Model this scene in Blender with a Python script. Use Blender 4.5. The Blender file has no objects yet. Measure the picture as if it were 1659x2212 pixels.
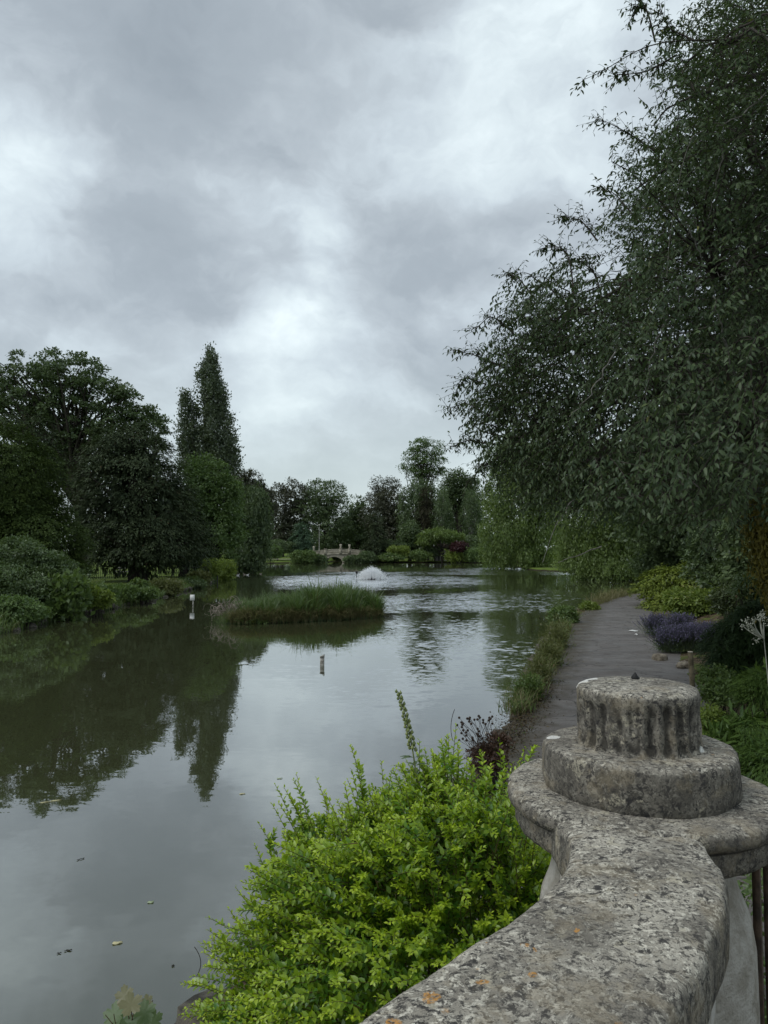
import bpy, math
import numpy as np
from mathutils import Vector
R_ = math.radians
sc = bpy.context.scene
COL = sc.collection

# ------------------------------------------------------------------ camera
CAMZ = 2.8
F = 1597.0                       # focal length in pixels of a 1659 x 2212 picture
TH = R_(3.0)
cam_d = bpy.data.cameras.new('camera'); cam = bpy.data.objects.new('camera', cam_d); COL.objects.link(cam)
cam.location = (0, 0, CAMZ); cam.rotation_euler = (R_(90) + TH, 0, 0)
cam_d.sensor_fit = 'VERTICAL'; cam_d.sensor_height = 36; cam_d.lens = 26
cam_d.clip_start = .05; cam_d.clip_end = 3000
cam_d.dof.use_dof = True; cam_d.dof.focus_distance = 3.2; cam_d.dof.aperture_fstop = 24
sc.camera = cam
sc.view_settings.view_transform = 'Standard'; sc.view_settings.look = 'None'
sc.view_settings.exposure = 1.0; sc.view_settings.gamma = 1

def ray(px, py):
    x = (px - 829.5) / F; v = (1106 - py) / F
    return np.array([x, math.cos(TH) - v * math.sin(TH), math.sin(TH) + v * math.cos(TH)])
def P(px, py, Y):                # point seen at (px,py) and Y metres away along +Y
    d = ray(px, py); return np.array([0, 0, CAMZ]) + d * (Y / d[1])
def G(px, py, z):                # point seen at (px,py) at height z
    d = ray(px, py); return np.array([0, 0, CAMZ]) + d * ((z - CAMZ) / d[2])

# ------------------------------------------------------------------ sky
SUN_EL, SUN_AZ = R_(52), R_(250)
w = bpy.data.worlds.new('World'); sc.world = w; w.use_nodes = True
nt = w.node_tree; nt.nodes.clear()
class NB:
    """small node builder"""
    def __init__(s, nt): s.nt = nt
    def n(s, t, ins=None, **kw):
        nd = s.nt.nodes.new(t)
        for k, v in kw.items(): setattr(nd, k, v)
        if ins:
            for k, v in ins.items():
                if v is None: continue
                if isinstance(v, bpy.types.NodeSocket): s.nt.links.new(v, nd.inputs[k])
                else: nd.inputs[k].default_value = v
        return nd
    def math(s, op, a, b=None, c=None, clamp=False):
        nd = s.n('ShaderNodeMath', {0: a, 1: b, 2: c}, operation=op); nd.use_clamp = clamp; return nd.outputs[0]
    def vmath(s, op, a, b=None, sc_=None):
        nd = s.n('ShaderNodeVectorMath', {0: a, 1: b}, operation=op)
        if sc_ is not None:
            if isinstance(sc_, bpy.types.NodeSocket): s.nt.links.new(sc_, nd.inputs[3])
            else: nd.inputs[3].default_value = sc_
        return nd.outputs[1] if op in ('DOT_PRODUCT', 'LENGTH', 'DISTANCE') else nd.outputs[0]
    def noise(s, vec, scale, detail=4, rough=.55, dist=0, out=0):
        return s.n('ShaderNodeTexNoise', {'Vector': vec, 'Scale': scale, 'Detail': detail, 'Roughness': rough, 'Distortion': dist}).outputs[out]
    def ramp(s, fac, pts, interp='LINEAR'):
        nd = s.n('ShaderNodeValToRGB', {0: fac}); cr = nd.color_ramp; cr.interpolation = interp
        while len(cr.elements) < len(pts): cr.elements.new(.5)
        for e, (p, c) in zip(cr.elements, pts):
            e.position = p; e.color = (c, c, c, 1) if not hasattr(c, '__len__') else (*c[:3], 1)
        return nd.outputs[0]
    def rng(s, v, a, b, c=0., d=1., smooth=True):
        return s.n('ShaderNodeMapRange', {0: v, 1: a, 2: b, 3: c, 4: d}, interpolation_type='SMOOTHSTEP' if smooth else 'LINEAR').outputs[0]
    def mix(s, f, a, b, bt='MIX'):
        nd = s.n('ShaderNodeMix', data_type='RGBA', blend_type=bt)
        for i, v in ((0, f), (6, a), (7, b)):
            if isinstance(v, bpy.types.NodeSocket): s.nt.links.new(v, nd.inputs[i])
            else: nd.inputs[i].default_value = v if i == 0 else (*v[:3], 1)
        return nd.outputs[2]
    def scale(s, v, sx, sy, sz):
        return s.vmath('MULTIPLY', v, (sx, sy, sz))
b = NB(nt)
tc = b.n('ShaderNodeTexCoord')
dirv = tc.outputs['Generated']
sky = b.n('ShaderNodeTexSky', sky_type='NISHITA', sun_disc=False, sun_elevation=SUN_EL, sun_rotation=SUN_AZ).outputs[0]
# cloud sheet: direction projected on a level plane, so the clouds flatten towards the horizon
sep = b.n('ShaderNodeSeparateXYZ', {0: dirv})
zz = b.math('ADD', b.math('MAXIMUM', sep.outputs[2], 0.0), .28)
pl = b.n('ShaderNodeCombineXYZ', {0: b.math('DIVIDE', sep.outputs[0], zz), 1: b.math('DIVIDE', sep.outputs[1], zz), 2: 0.0}).outputs[0]
warp = b.vmath('SCALE', b.vmath('SUBTRACT', b.noise(pl, 1.6, 3, out=1), (.5, .5, .5)), sc_=.55)
pw = b.vmath('ADD', pl, warp)
n1 = b.noise(pw, 1.15, 5, .5)
dq = b.scale(b.vmath('ADD', dirv, b.vmath('SCALE', b.vmath('SUBTRACT', b.noise(dirv, 4.5, 5, .6, out=1), (.5, .5, .5)), sc_=.16)), 1, 1, 1.9)
n2 = b.noise(dq, 5.5, 9, .56)
n3 = b.rng(b.noise(b.vmath('ADD', dq, (4.2, 1.1, 7.7)), 3.0, 8, .55), .40, .60)
# bright and dark banks of cloud at fixed places in the sky
dw = b.vmath('ADD', dirv, b.vmath('SCALE', b.vmath('SUBTRACT', b.noise(dirv, 3.5, 4, .55, out=1), (.5, .5, .5)), sc_=.16))
def lobe(px, py, rad, amp, prev):
    d = ray(px, py); d = d / np.linalg.norm(d)
    dist = b.vmath('DISTANCE', dw, tuple(d))
    g = b.math('MULTIPLY', b.rng(dist, 0, rad, 1, 0), amp)
    return b.math('ADD', prev, g)
v = b.math('MULTIPLY_ADD', n1, 1.1, -.55)
v = b.math('ADD', v, b.math('MULTIPLY_ADD', n2, .80, -.40))
v = b.math('ADD', v, b.math('MULTIPLY_ADD', n3, .20, -.10))
for a in [(60, 360, .18, .22), (-60, 620, .22, .12), (430, 420, .16, .10), (650, 620, .15, .20), (790, 500, .12, .12), (560, 800, .16, .10), (720, 900, .16, .12), (980, 60, .2, .12),
          (1250, 250, .2, .12), (900, 480, .14, -.18), (300, 640, .16, -.2), (420, 560, .12, -.1), (820, 640, .09, -.16), (980, 570, .13, -.12), (200, 130, .22, -.34), (560, 60, .24, -.22), (760, 260, .16, -.12), (1150, 500, .14, -.12), (60, 560, .1, -.1), (300, 880, .14, -.12), (1000, 900, .12, -.1)]:
    v = lobe(*a, v)
grey = b.ramp(b.math('ADD', v, .5), [(0.0, (1.75, 2.0, 2.2)), (.3, (2.12, 2.40, 2.62)), (.46, (2.6, 2.92, 3.15)), (.60, (3.2, 3.62, 3.88)), (.74, (3.85, 4.35, 4.55)), (.88, (4.65, 5.2, 5.35)), (1.0, (5.2, 5.75, 5.85))])
hz = b.rng(sep.outputs[2], .02, .30, 1, 0)
grey = b.mix(b.math('MULTIPLY', hz, .62), grey, (3.45, 4.0, 3.95))
colr = b.mix(.93, sky, grey)
bg = b.n('ShaderNodeBackground', {0: colr, 1: .1})
out = b.n('ShaderNodeOutputWorld', {0: bg.outputs[0]})
sd = bpy.data.lights.new('sun', 'SUN'); sun = bpy.data.objects.new('sun', sd); COL.objects.link(sun)
sd.energy = .7; sd.angle = R_(35); sd.color = (1, .97, .93)
sdir = Vector((math.sin(SUN_AZ) * math.cos(SUN_EL), math.cos(SUN_AZ) * math.cos(SUN_EL), math.sin(SUN_EL)))
sun.rotation_euler = sdir.to_track_quat('Z', 'Y').to_euler()

# ------------------------------------------------------------------ helpers
def tag(o, label=None, cat=None, group=None, kind=None):
    if label: o['label'] = label
    if cat: o['category'] = cat
    if group: o['group'] = group
    if kind: o['kind'] = kind
    return o
def empty(name, loc, label, cat, group=None):
    o = bpy.data.objects.new(name, None); COL.objects.link(o); o.location = [float(q) for q in loc]
    o.empty_display_size = .2
    return tag(o, label, cat, group)
def mesh_obj(name, V, Fs, mat, parent=None, rnd=None, smooth=False):
    """V (n,3) world coordinates, Fs list of (m,k) index arrays; ONE mesh object"""
    V = np.asarray(V, dtype=np.float64)
    loc = np.zeros(3)
    if parent is not None: loc = np.array(parent['_w']) if '_w' in parent else np.array(parent.location)
    me = bpy.data.meshes.new(name)
    Fs = [np.asarray(f, dtype=np.int64) for f in (Fs if isinstance(Fs, list) else [Fs]) if len(f)]
    me.vertices.add(len(V)); me.vertices.foreach_set('co', (V - loc).ravel().astype(np.float32))
    nl = sum(f.size for f in Fs); npol = sum(len(f) for f in Fs)
    me.loops.add(nl); me.loops.foreach_set('vertex_index', np.concatenate([f.ravel() for f in Fs]).astype(np.int32))
    me.polygons.add(npol)
    tot = np.concatenate([np.full(len(f), f.shape[1]) for f in Fs]); st = np.concatenate([[0], np.cumsum(tot)[:-1]])
    me.polygons.foreach_set('loop_start', st.astype(np.int32)); me.polygons.foreach_set('loop_total', tot.astype(np.int32))
    if smooth: me.polygons.foreach_set('use_smooth', np.ones(npol, dtype=bool))
    me.update(calc_edges=True)
    if rnd is not None:
        at = me.attributes.new('rnd', 'FLOAT', 'FACE'); at.data.foreach_set('value', np.asarray(rnd, dtype=np.float32))
    if mat: me.materials.append(mat)
    o = bpy.data.objects.new(name, me); COL.objects.link(o)
    if parent is not None: o.parent = parent
    return o
def norm(a): return a / np.maximum(np.linalg.norm(a, axis=-1, keepdims=True), 1e-9)

class MB:
    """collects simple shapes into one mesh"""
    def __init__(s): s.V = []; s.F = {}; s.n = 0
    def add(s, V, F):
        V = np.asarray(V, float); s.V.append(V)
        for f in F: s.F.setdefault(len(f), []).append([i + s.n for i in f])
        s.n += len(V); return s
    def box(s, c, size, rz=0, taper=1):
        x, y, z = [q / 2 for q in size]; vs = []
        for k, t in ((-1, 1), (1, taper)):
            for a, bb in ((-1, -1), (1, -1), (1, 1), (-1, 1)): vs.append([a * x * t, bb * y * t, k * z])
        vs = np.array(vs); ca, sa = math.cos(rz), math.sin(rz)
        vs[:, :2] = vs[:, :2] @ np.array([[ca, sa], [-sa, ca]])
        return s.add(vs + np.array(c), [(0, 3, 2, 1), (4, 5, 6, 7), (0, 1, 5, 4), (1, 2, 6, 5), (2, 3, 7, 6), (3, 0, 4, 7)])
    def lathe(s, c, prof, n=48, mod=None, cap=True):
        vs = []; fs = []
        for j, (r, z) in enumerate(prof):
            for i in range(n):
                a = 2 * math.pi * i / n; rr = mod(r, z, a) if mod else r
                vs.append((c[0] + rr * math.cos(a), c[1] + rr * math.sin(a), c[2] + z))
        for j in range(len(prof) - 1):
            for i in range(n):
                fs.append((j * n + i, j * n + (i + 1) % n, (j + 1) * n + (i + 1) % n, (j + 1) * n + i))
        if cap:
            m = len(vs); vs.append((c[0], c[1], c[2] + prof[-1][1])); k = (len(prof) - 1) * n
            for i in range(n): fs.append((k + i, k + (i + 1) % n, m))
            m = len(vs); vs.append((c[0], c[1], c[2] + prof[0][1]))
            for i in range(n): fs.append(((i + 1) % n, i, m))
        return s.add(vs, fs)
    def tubes(s, Pth, Rad, sides=5):
        V, Fc = tube_arrays(Pth, Rad, sides); return s.add(V, [tuple(q) for q in Fc])
    def build(s, name, mat, parent=None, smooth=False):
        return mesh_obj(name, np.concatenate(s.V), [np.array(v) for v in s.F.values()], mat, parent, smooth=smooth)
def tube_arrays(Pth, Rad, sides=5):
    """Pth (n,k,3), Rad (n,k)"""
    Pth = np.asarray(Pth, float); Rad = np.asarray(Rad, float)
    if Pth.ndim == 2: Pth = Pth[None]; Rad = Rad[None]
    n, k, _ = Pth.shape
    T = np.gradient(Pth, axis=1); T = norm(T)
    ref = np.where(np.abs(T[:, :1, 2:3]) > .8, np.array([1., 0, 0]), np.array([0, 0, 1.]))
    ref = np.broadcast_to(ref, T.shape)
    A = norm(np.cross(T, ref)); B = np.cross(T, A)
    ang = np.arange(sides) * 2 * math.pi / sides
    V = Pth[:, :, None, :] + Rad[:, :, None, None] * (A[:, :, None, :] * np.cos(ang)[None, None, :, None] + B[:, :, None, :] * np.sin(ang)[None, None, :, None])
    idx = np.arange(n * k * sides).reshape(n, k, sides)
    a = idx[:, :-1, :]; c = idx[:, 1:, :]; a2 = np.roll(a, -1, axis=2); c2 = np.roll(c, -1, axis=2)
    Fc = np.stack([a, a2, c2, c], axis=-1).reshape(-1, 4)
    return V.reshape(-1, 3), Fc
def bez(p0, p1, bend, k=7):
    """curved paths from p0 to p1 (n,3) with offset bend (n,3) at the middle"""
    t = np.linspace(0, 1, k)[None, :, None]
    return p0[:, None] * (1 - t) + p1[:, None] * t + bend[:, None] * (4 * t * (1 - t))

def leaf_arrays(C, A, N, L, W, kind='quad', fold=.12):
    """one leaf per row: C base point, A direction, N facing, L length, W width"""
    n = len(C); A = norm(A); S = norm(np.cross(A, N)); N = np.cross(S, A)
    L = np.broadcast_to(np.asarray(L, float), (n,))[:, None]; W = np.broadcast_to(np.asarray(W, float), (n,))[:, None]
    if kind == 'quad':
        V = np.stack([C, C + A * L * .5 + S * W * .5 + N * W * fold, C + A * L, C + A * L * .5 - S * W * .5 + N * W * fold], 1)
        Fc = np.arange(n * 4).reshape(n, 4); return V.reshape(-1, 3), Fc, 1
    # pointed, folded and drooping leaf of six triangles
    def pt(t, s, up): return C + A * L * t + S * W * s + N * (W * up - L * .18 * t * t)
    V = np.stack([pt(0, 0, 0), pt(.32, .42, .16), pt(.32, 0, 0), pt(.32, -.42, .16), pt(.66, .36, .12), pt(.66, 0, 0), pt(.66, -.36, .12), pt(1, 0, 0)], 1)
    q = np.array([[0, 1, 2], [0, 2, 3], [1, 4, 5], [1, 5, 2], [2, 5, 6], [2, 6, 3], [4, 7, 5], [5, 7, 6]])
    Fc = (np.arange(n)[:, None, None] * 8 + q[None]).reshape(-1, 3)
    return V.reshape(-1, 3), Fc, 8

# ------------------------------------------------------------------ materials
_mc = {}
def newmat(name):
    m = bpy.data.materials.new(name); m.use_nodes = True; m.node_tree.nodes.clear(); return m, NB(m.node_tree)
def finish(bd, sh, disp=None):
    o = bd.n('ShaderNodeOutputMaterial'); bd.nt.links.new(sh, o.inputs[0])
def leafmat(name, c1, c2, c3=None, trans=.25, gloss=.03, patch=.5):
    """per-leaf colour between c1 and c2, some leaves c3; slow drift of tone through the plant"""
    if name in _mc: return _mc[name]
    m, d = newmat(name)
    at = d.n('ShaderNodeAttribute', attribute_name='rnd').outputs['Fac']
    co = d.n('ShaderNodeTexCoord').outputs['Object']
    f = d.math('ADD', d.math('MULTIPLY', at, 1 - patch * .5), d.math('MULTIPLY_ADD', d.noise(co, .8, 3), patch * 1.6, -patch * .8 + patch * .25), clamp=True)
    c = d.mix(f, c1, c2)
    if c3 is not None: c = d.mix(d.rng(at, .9, .97), c, c3)
    df = d.n('ShaderNodeBsdfDiffuse', {0: c}).outputs[0]
    if trans:
        tr = d.n('ShaderNodeBsdfTranslucent', {0: d.mix(.5, c, (c2[0] * 1.3, c2[1] * 1.5, c2[2] * .6))}).outputs[0]
        df = d.n('ShaderNodeMixShader', {0: trans, 1: df, 2: tr}).outputs[0]
    if gloss:
        gl = d.n('ShaderNodeBsdfGlossy', {0: (.8, .85, .9, 1), 'Roughness': .42}).outputs[0]
        df = d.n('ShaderNodeMixShader', {0: gloss, 1: df, 2: gl}).outputs[0]
    finish(d, df); _mc[name] = m; return m
def simple(name, c1, c2, scale=6, rough=.8, bump=0, bscale=30, metallic=0, spec=.3, stretch=None, detail=5):
    if name in _mc: return _mc[name]
    m, d = newmat(name); co = d.n('ShaderNodeTexCoord').outputs['Object']
    if stretch: co = d.scale(co, *stretch)
    c = d.mix(d.rng(d.noise(co, scale, detail), .35, .65), c1, c2)
    nb = d.n('ShaderNodeBump', {'Height': d.noise(co, bscale, 4), 'Strength': bump, 'Distance': .02}).outputs[0] if bump else None
    p = d.n('ShaderNodeBsdfPrincipled', {'Base Color': c, 'Roughness': rough, 'Metallic': metallic, 'Specular IOR Level': spec, 'Normal': nb})
    finish(d, p.outputs[0]); _mc[name] = m; return m

def stone_material(name, marks=(), orange=1., light=1., off=(0, 0, 0), spots=()):
    m, d = newmat(name); co = d.n('ShaderNodeTexCoord').outputs['Object']
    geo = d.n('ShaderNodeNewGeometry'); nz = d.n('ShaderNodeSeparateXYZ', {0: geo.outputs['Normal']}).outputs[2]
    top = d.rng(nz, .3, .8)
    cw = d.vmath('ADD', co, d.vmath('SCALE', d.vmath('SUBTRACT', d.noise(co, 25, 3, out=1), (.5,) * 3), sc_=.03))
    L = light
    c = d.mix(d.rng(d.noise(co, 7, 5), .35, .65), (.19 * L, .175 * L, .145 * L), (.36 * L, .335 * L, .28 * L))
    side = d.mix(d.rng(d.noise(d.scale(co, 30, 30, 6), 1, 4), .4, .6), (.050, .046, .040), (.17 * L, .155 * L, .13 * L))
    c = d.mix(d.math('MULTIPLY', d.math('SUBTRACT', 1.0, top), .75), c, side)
    # pale crust in flecks of many sizes
    n46 = d.noise(cw, 62, 9, .74)
    pale = d.rng(n46, .505, .545)
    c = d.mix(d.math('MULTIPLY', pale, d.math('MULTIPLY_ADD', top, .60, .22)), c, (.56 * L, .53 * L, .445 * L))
    cre = d.rng(d.noise(d.vmath('ADD', cw, (7.7, 2.2, 4.1)), 14, 8, .72), .585, .62)
    c = d.mix(d.math('MULTIPLY', cre, .7), c, (.50, .46, .35))
    # black lichen, large patches broken into small specks
    n34 = d.noise(d.vmath('ADD', cw, (1.3, 9.7, 3.3)), 48, 9, .72)
    blk = d.rng(n34, .545, .585)
    c = d.mix(d.math('MULTIPLY', blk, .9), c, (.032, .031, .032))
    blk2 = d.rng(d.noise(d.vmath('ADD', cw, (3.1, 1.7, 5.3)), 110, 5, .7), .53, .58)
    c = d.mix(d.math('MULTIPLY', blk2, .8), c, (.04, .038, .036))
    dull = d.rng(d.noise(d.vmath('ADD', co, (5.1, .7, 2.3)), 5, 6, .65), .45, .62)
    c = d.mix(d.math('MULTIPLY', dull, .5), c, (.11, .10, .085))
    warm = d.rng(d.noise(d.vmath('ADD', co, (2.1, 8.7, 2.3)), 9, 6, .7), .50, .62)
    c = d.mix(d.math('MULTIPLY', warm, .32), c, (.36, .30, .20))
    # orange rosettes
    vo = d.n('ShaderNodeTexVoronoi', {'Vector': cw, 'Scale': 13.0})
    orr = d.math('MULTIPLY', d.rng(vo.outputs['Distance'], .13, .08), d.rng(d.n('ShaderNodeSeparateColor', {0: vo.outputs['Color']}).outputs[0],   .76, .80))
    orr = d.math('MULTIPLY', orr, d.math('MULTIPLY', d.rng(d.noise(cw, 130, 3, .7), .42, .56), orange * .8))
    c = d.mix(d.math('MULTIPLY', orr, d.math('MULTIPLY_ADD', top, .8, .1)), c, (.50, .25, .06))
    for (x, y, z, r) in marks:
        dd = d.vmath('DISTANCE', cw, (x - off[0], y - off[1], z - off[2])); c = d.mix(d.rng(dd, r, r * .86), c, (.72, .71, .66))
    for (x, y, z, r) in spots:
        dd = d.vmath('DISTANCE', cw, (x - off[0], y - off[1], z - off[2]))
        k_ = d.math('MULTIPLY', d.rng(dd, r, r * .8), d.rng(d.noise(cw, 150, 3, .7), .40, .54)); c = d.mix(d.math('MULTIPLY', k_, .85), c, (.55, .27, .06))
    grain = d.noise(co, 260, 3)
    c = d.mix(d.math('MULTIPLY', d.rng(grain, .35, .6, .25, 0), 1.0), c, (.03, .03, .028))
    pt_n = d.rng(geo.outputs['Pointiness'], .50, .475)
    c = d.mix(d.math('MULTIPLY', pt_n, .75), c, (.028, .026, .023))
    h = d.math('ADD', d.math('MULTIPLY', grain, .35), d.math('ADD', d.math('MULTIPLY', d.noise(co, 60, 5, .65), .9), d.math('MULTIPLY', pale, .18)))
    nb = d.n('ShaderNodeBump', {'Height': h, 'Strength': .75, 'Distance': .006}).outputs[0]
    p = d.n('ShaderNodeBsdfPrincipled', {'Base Color': c, 'Roughness': .92, 'Specular IOR Level': .2, 'Normal': nb})
    finish(d, p.outputs[0]); return m

# ------------------------------------------------------------------ ground and water
LAKE = np.array([(-4, -12), (-2.4, 1.5), (-1.45, 3.2), (-.95, 4.5), (.1, 6.5), (1.05, 8.4), (1.55, 9.8), (2.5, 12.8), (3.25, 16), (4.5, 20.5), (5.9, 25.3), (8.2, 31.8),
                 (11.7, 39.3), (15.5, 45), (19, 55), (24, 68), (27, 85), (21, 104), (22, 125), (33, 140), (38, 160), (33, 171), (20, 173), (5, 174.5), (-6, 175), (-9.9, 175.2), (-9.9, 200), (-13.5, 200), (-13.5, 175.2), (-17, 174),
                 (-23, 168), (-27, 160), (-27, 150), (-24, 138), (-20.5, 112), (-18.3, 92), (-16.6, 74), (-14.4, 55), (-13.4, 41), (-13.6, 31), (-13.2, 25.5), (-14.2, 16), (-17, 6), (-20, -12)], float)
PATH_L = np.array([(-.6, 3.2), (-.1, 5.0), (.75, 7.2), (1.4, 9.2), (1.95, 10.8), (2.75, 13.3), (3.55, 15.8), (5.0, 20.7), (6.33, 25.4), (8.6, 31.4), (12.1, 38.6), (15, 43.4), (18.5, 50)])
PATH_R = np.array([(2.6, 2.2), (3.2, 4.6), (3.85, 7.2), (4.4, 9.4), (4.95, 11.2), (5.7, 13.6), (6.45, 15.9), (7.9, 20.6), (9.3, 26.0), (11.8, 32.4), (15.1, 38.6), (18, 42.8), (21.5, 49)])
def seg_dist(Pt, poly, closed):
    best = np.full(len(Pt), 1e9); n = len(poly)
    for i in range(n if closed else n - 1):
        a = poly[i]; c = poly[(i + 1) % n]; ab = c - a
        t = np.clip(((Pt - a) @ ab) / (ab @ ab), 0, 1)
        best = np.minimum(best, np.hypot(*(Pt - (a + t[:, None] * ab)).T))
    return best
def inside(Pt, poly):
    r = np.zeros(len(Pt), bool); n = len(poly)
    for i in range(n):
        (x0, y0), (x1, y1) = poly[i], poly[(i + 1) % n]
        if y0 == y1: continue
        c = ((y0 > Pt[:, 1]) != (y1 > Pt[:, 1])) & (Pt[:, 0] < (x1 - x0) * (Pt[:, 1] - y0) / (y1 - y0) + x0)
        r ^= c
    return r
PATHP = np.vstack([PATH_L, PATH_R[::-1]])
def ssm(x, a, c): t = np.clip((x - a) / (c - a), 0, 1); return t * t * (3 - 2 * t)
def ground_z(XY):
    XY = np.asarray(XY, float).reshape(-1, 2)
    d = seg_dist(XY, LAKE, True); ins = inside(XY, LAKE); sd_ = np.where(ins, -d, d)
    z = -.9 + 1.24 * ssm(sd_, -.55, .12)
    x, y = XY.T
    left = ssm(-x, 8, 12) * ssm(-y, -170, -150)
    z += left * .10 * ssm(sd_, .3, 4) + .02 * np.sin(x * 1.3 + y * .7) * (sd_ > .4)
    dp = np.where(inside(XY, PATHP), 0, seg_dist(XY, PATHP, True))
    rx = np.interp(y, PATH_R[:, 1], PATH_R[:, 0]); right = (x > rx - .3) & (y < 60)
    bumps = .10 * np.sin(x * 3.1 + 1) * np.cos(y * 2.3) + .05 * np.sin(x * 7.3 + y * 6.1)
    z = np.where(right & (dp > 0), z + ssm(dp, .05, 3.5) * (.75 + bumps) + ssm(dp, 3, 14) * 1.2 + .03 * ssm(dp, 0, .4), z)
    far = ssm(y, 176, 230); z += far * 1.6 * (sd_ > 0)
    z = np.where((dp == 0) & ~ins, .34, z)
    return z
gx = np.concatenate([-np.geomspace(700, 45, 16), np.arange(-44, -16, 1.2), np.arange(-16, -10, .5), np.arange(-10, -2, 1.), np.arange(-2, 16, .3), np.arange(16, 44, .9), np.geomspace(45, 700, 16)])
gy = np.concatenate([[-300, -60, -20, -8], np.arange(-4, 20, .3), np.arange(20, 46, .5), np.arange(46, 130, 1.5), np.arange(130, 196, 1.), np.geomspace(200, 1500, 14)])
X, Y = np.meshgrid(gx, gy); XY = np.stack([X.ravel(), Y.ravel()], 1); Z = ground_z(XY)
idx = np.arange(X.size).reshape(X.shape)
Fg = np.stack([idx[:-1, :-1], idx[:-1, 1:], idx[1:, 1:], idx[1:, :-1]], -1).reshape(-1, 4)
m, d = newmat('earth and grass'); co = d.n('ShaderNodeTexCoord').outputs['Object']
s3 = d.n('ShaderNodeSeparateXYZ', {0: co})
soil = d.mix(d.rng(d.noise(co, 5, 6, .7), .38, .62), (.045, .032, .02), (.13, .10, .065))
grass = d.mix(d.noise(co, 3, 5), (.06, .095, .02), (.16, .22, .045))
isr = d.math('MULTIPLY', d.rng(s3.outputs[0], -6, -4), d.rng(s3.outputs[1], 60, 56))
moss = d.rng(d.noise(co, 2.2, 5), .5, .6)
c = d.mix(d.math('MULTIPLY', isr, d.math('SUBTRACT', 1.0, d.math('MULTIPLY', moss, .6))), grass, soil)
c = d.mix(d.rng(s3.outputs[2], .26, .12), c, (.035, .03, .02))
nb = d.n('ShaderNodeBump', {'Height': d.noise(co, 14, 6, .7), 'Strength': 1., 'Distance': .06}).outputs[0]
finish(d, d.n('ShaderNodeBsdfPrincipled', {'Base Color': c, 'Roughness': .95, 'Specular IOR Level': .1, 'Normal': nb}).outputs[0])
tag(mesh_obj('ground', np.column_stack([XY, Z]), [Fg], m, smooth=True), kind='structure')

# water
m, d = newmat('pond water'); co = d.n('ShaderNodeTexCoord').outputs['Object']
def wave(sx, sy, scale, detail=3, off=0):
    v = d.n('ShaderNodeSeparateXYZ', {0: d.vmath('SUBTRACT', d.noise(d.vmath('ADD', d.scale(co, sx, sy, 1), (off, off, off)), scale, detail, .5, out=1), (.5, .5, .5))})
    return v.outputs[0], v.outputs[1]
def patch(px, py, rxm, rym, amp, prev, soft=.0):
    c0 = G(px, py, 0)
    q = d.vmath('MULTIPLY', d.vmath('SUBTRACT', cow, tuple(float(t) for t in c0)), (1 / rxm, 1 / rym, 0))
    g = d.math('MULTIPLY', d.rng(d.vmath('LENGTH', q), soft, 1, 1, 0), amp)
    return d.math('MAXIMUM', prev, g)
cow = d.vmath('ADD', co, d.vmath('MULTIPLY', d.vmath('SUBTRACT', d.noise(co, .22, 4, .6, out=1), (.5, .5, .5)), (7, 12, 0)))
k = 0.0
k = patch(800, 1252, 16, 24, .42, k, .3)         # round the fountain
k = patch(1010, 1238, 26, 9, .30, k, .55)       # far band
k = patch(1120, 1232, 22, 26, .34, k, .3)
k = patch(1000, 1300, 8.5, 11, .26, k, .3)      # middle band
k = patch(1120, 1290, 8, 10, .22, k, .3)
k = patch(980, 1380, 4.5, 12, .13, k, .2)
k = patch(900, 1440, 4.5, 8, .05, k, .2)
k = d.math('MAXIMUM', k, .012)
x1, y1 = wave(1, 1.7, 3.2, 3); x2, y2 = wave(1, 1.5, .9, 2, 7)
k2 = d.math('MULTIPLY', k, d.rng(d.noise(cow, .5, 4), .3, .55, .35, 1))
nxx = d.math('MULTIPLY', d.math('ADD', d.math('MULTIPLY', x1, 2.0), x2), k2)
nyy = d.math('ADD', d.math('MULTIPLY', d.math('ADD', d.math('MULTIPLY', y1, 3.0), d.math('MULTIPLY', y2, 1.6)), k2), 0)
inc = d.n('ShaderNodeNewGeometry').outputs['Incoming']
hv_ = d.n('ShaderNodeCombineXYZ', {0: nxx, 1: nyy, 2: 0.0}).outputs[0]
sg_ = d.math('SIGN', d.vmath('DOT_PRODUCT', hv_, inc))      # wave faces turned away from the eye are hidden behind the crests
nv = d.vmath('NORMALIZE', d.vmath('ADD', d.vmath('SCALE', hv_, sc_=sg_), (0, 0, 1)))
fac = d.n('ShaderNodeLayerWeight', {0: .5}).outputs['Facing']
refl = d.math('MULTIPLY_ADD', d.math('POWER', fac, 3.2), .80, .14, clamp=True)
dif = d.n('ShaderNodeBsdfDiffuse', {0: d.mix(d.noise(co, .08, 3), (.040, .045, .021), (.057, .062, .031))}).outputs[0]
gl = d.n('ShaderNodeBsdfGlossy', {0: (.97, .98, 1, 1), 'Roughness': .015, 'Normal': nv}).outputs[0]
finish(d, d.n('ShaderNodeMixShader', {0: refl, 1: dif, 2: gl}).outputs[0])
tag(mesh_obj('water', [(-60, -30, 0), (60, -30, 0), (60, 200, 0), (-60, 200, 0)], [np.array([[0, 1, 2, 3]])], m), kind='structure')

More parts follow.
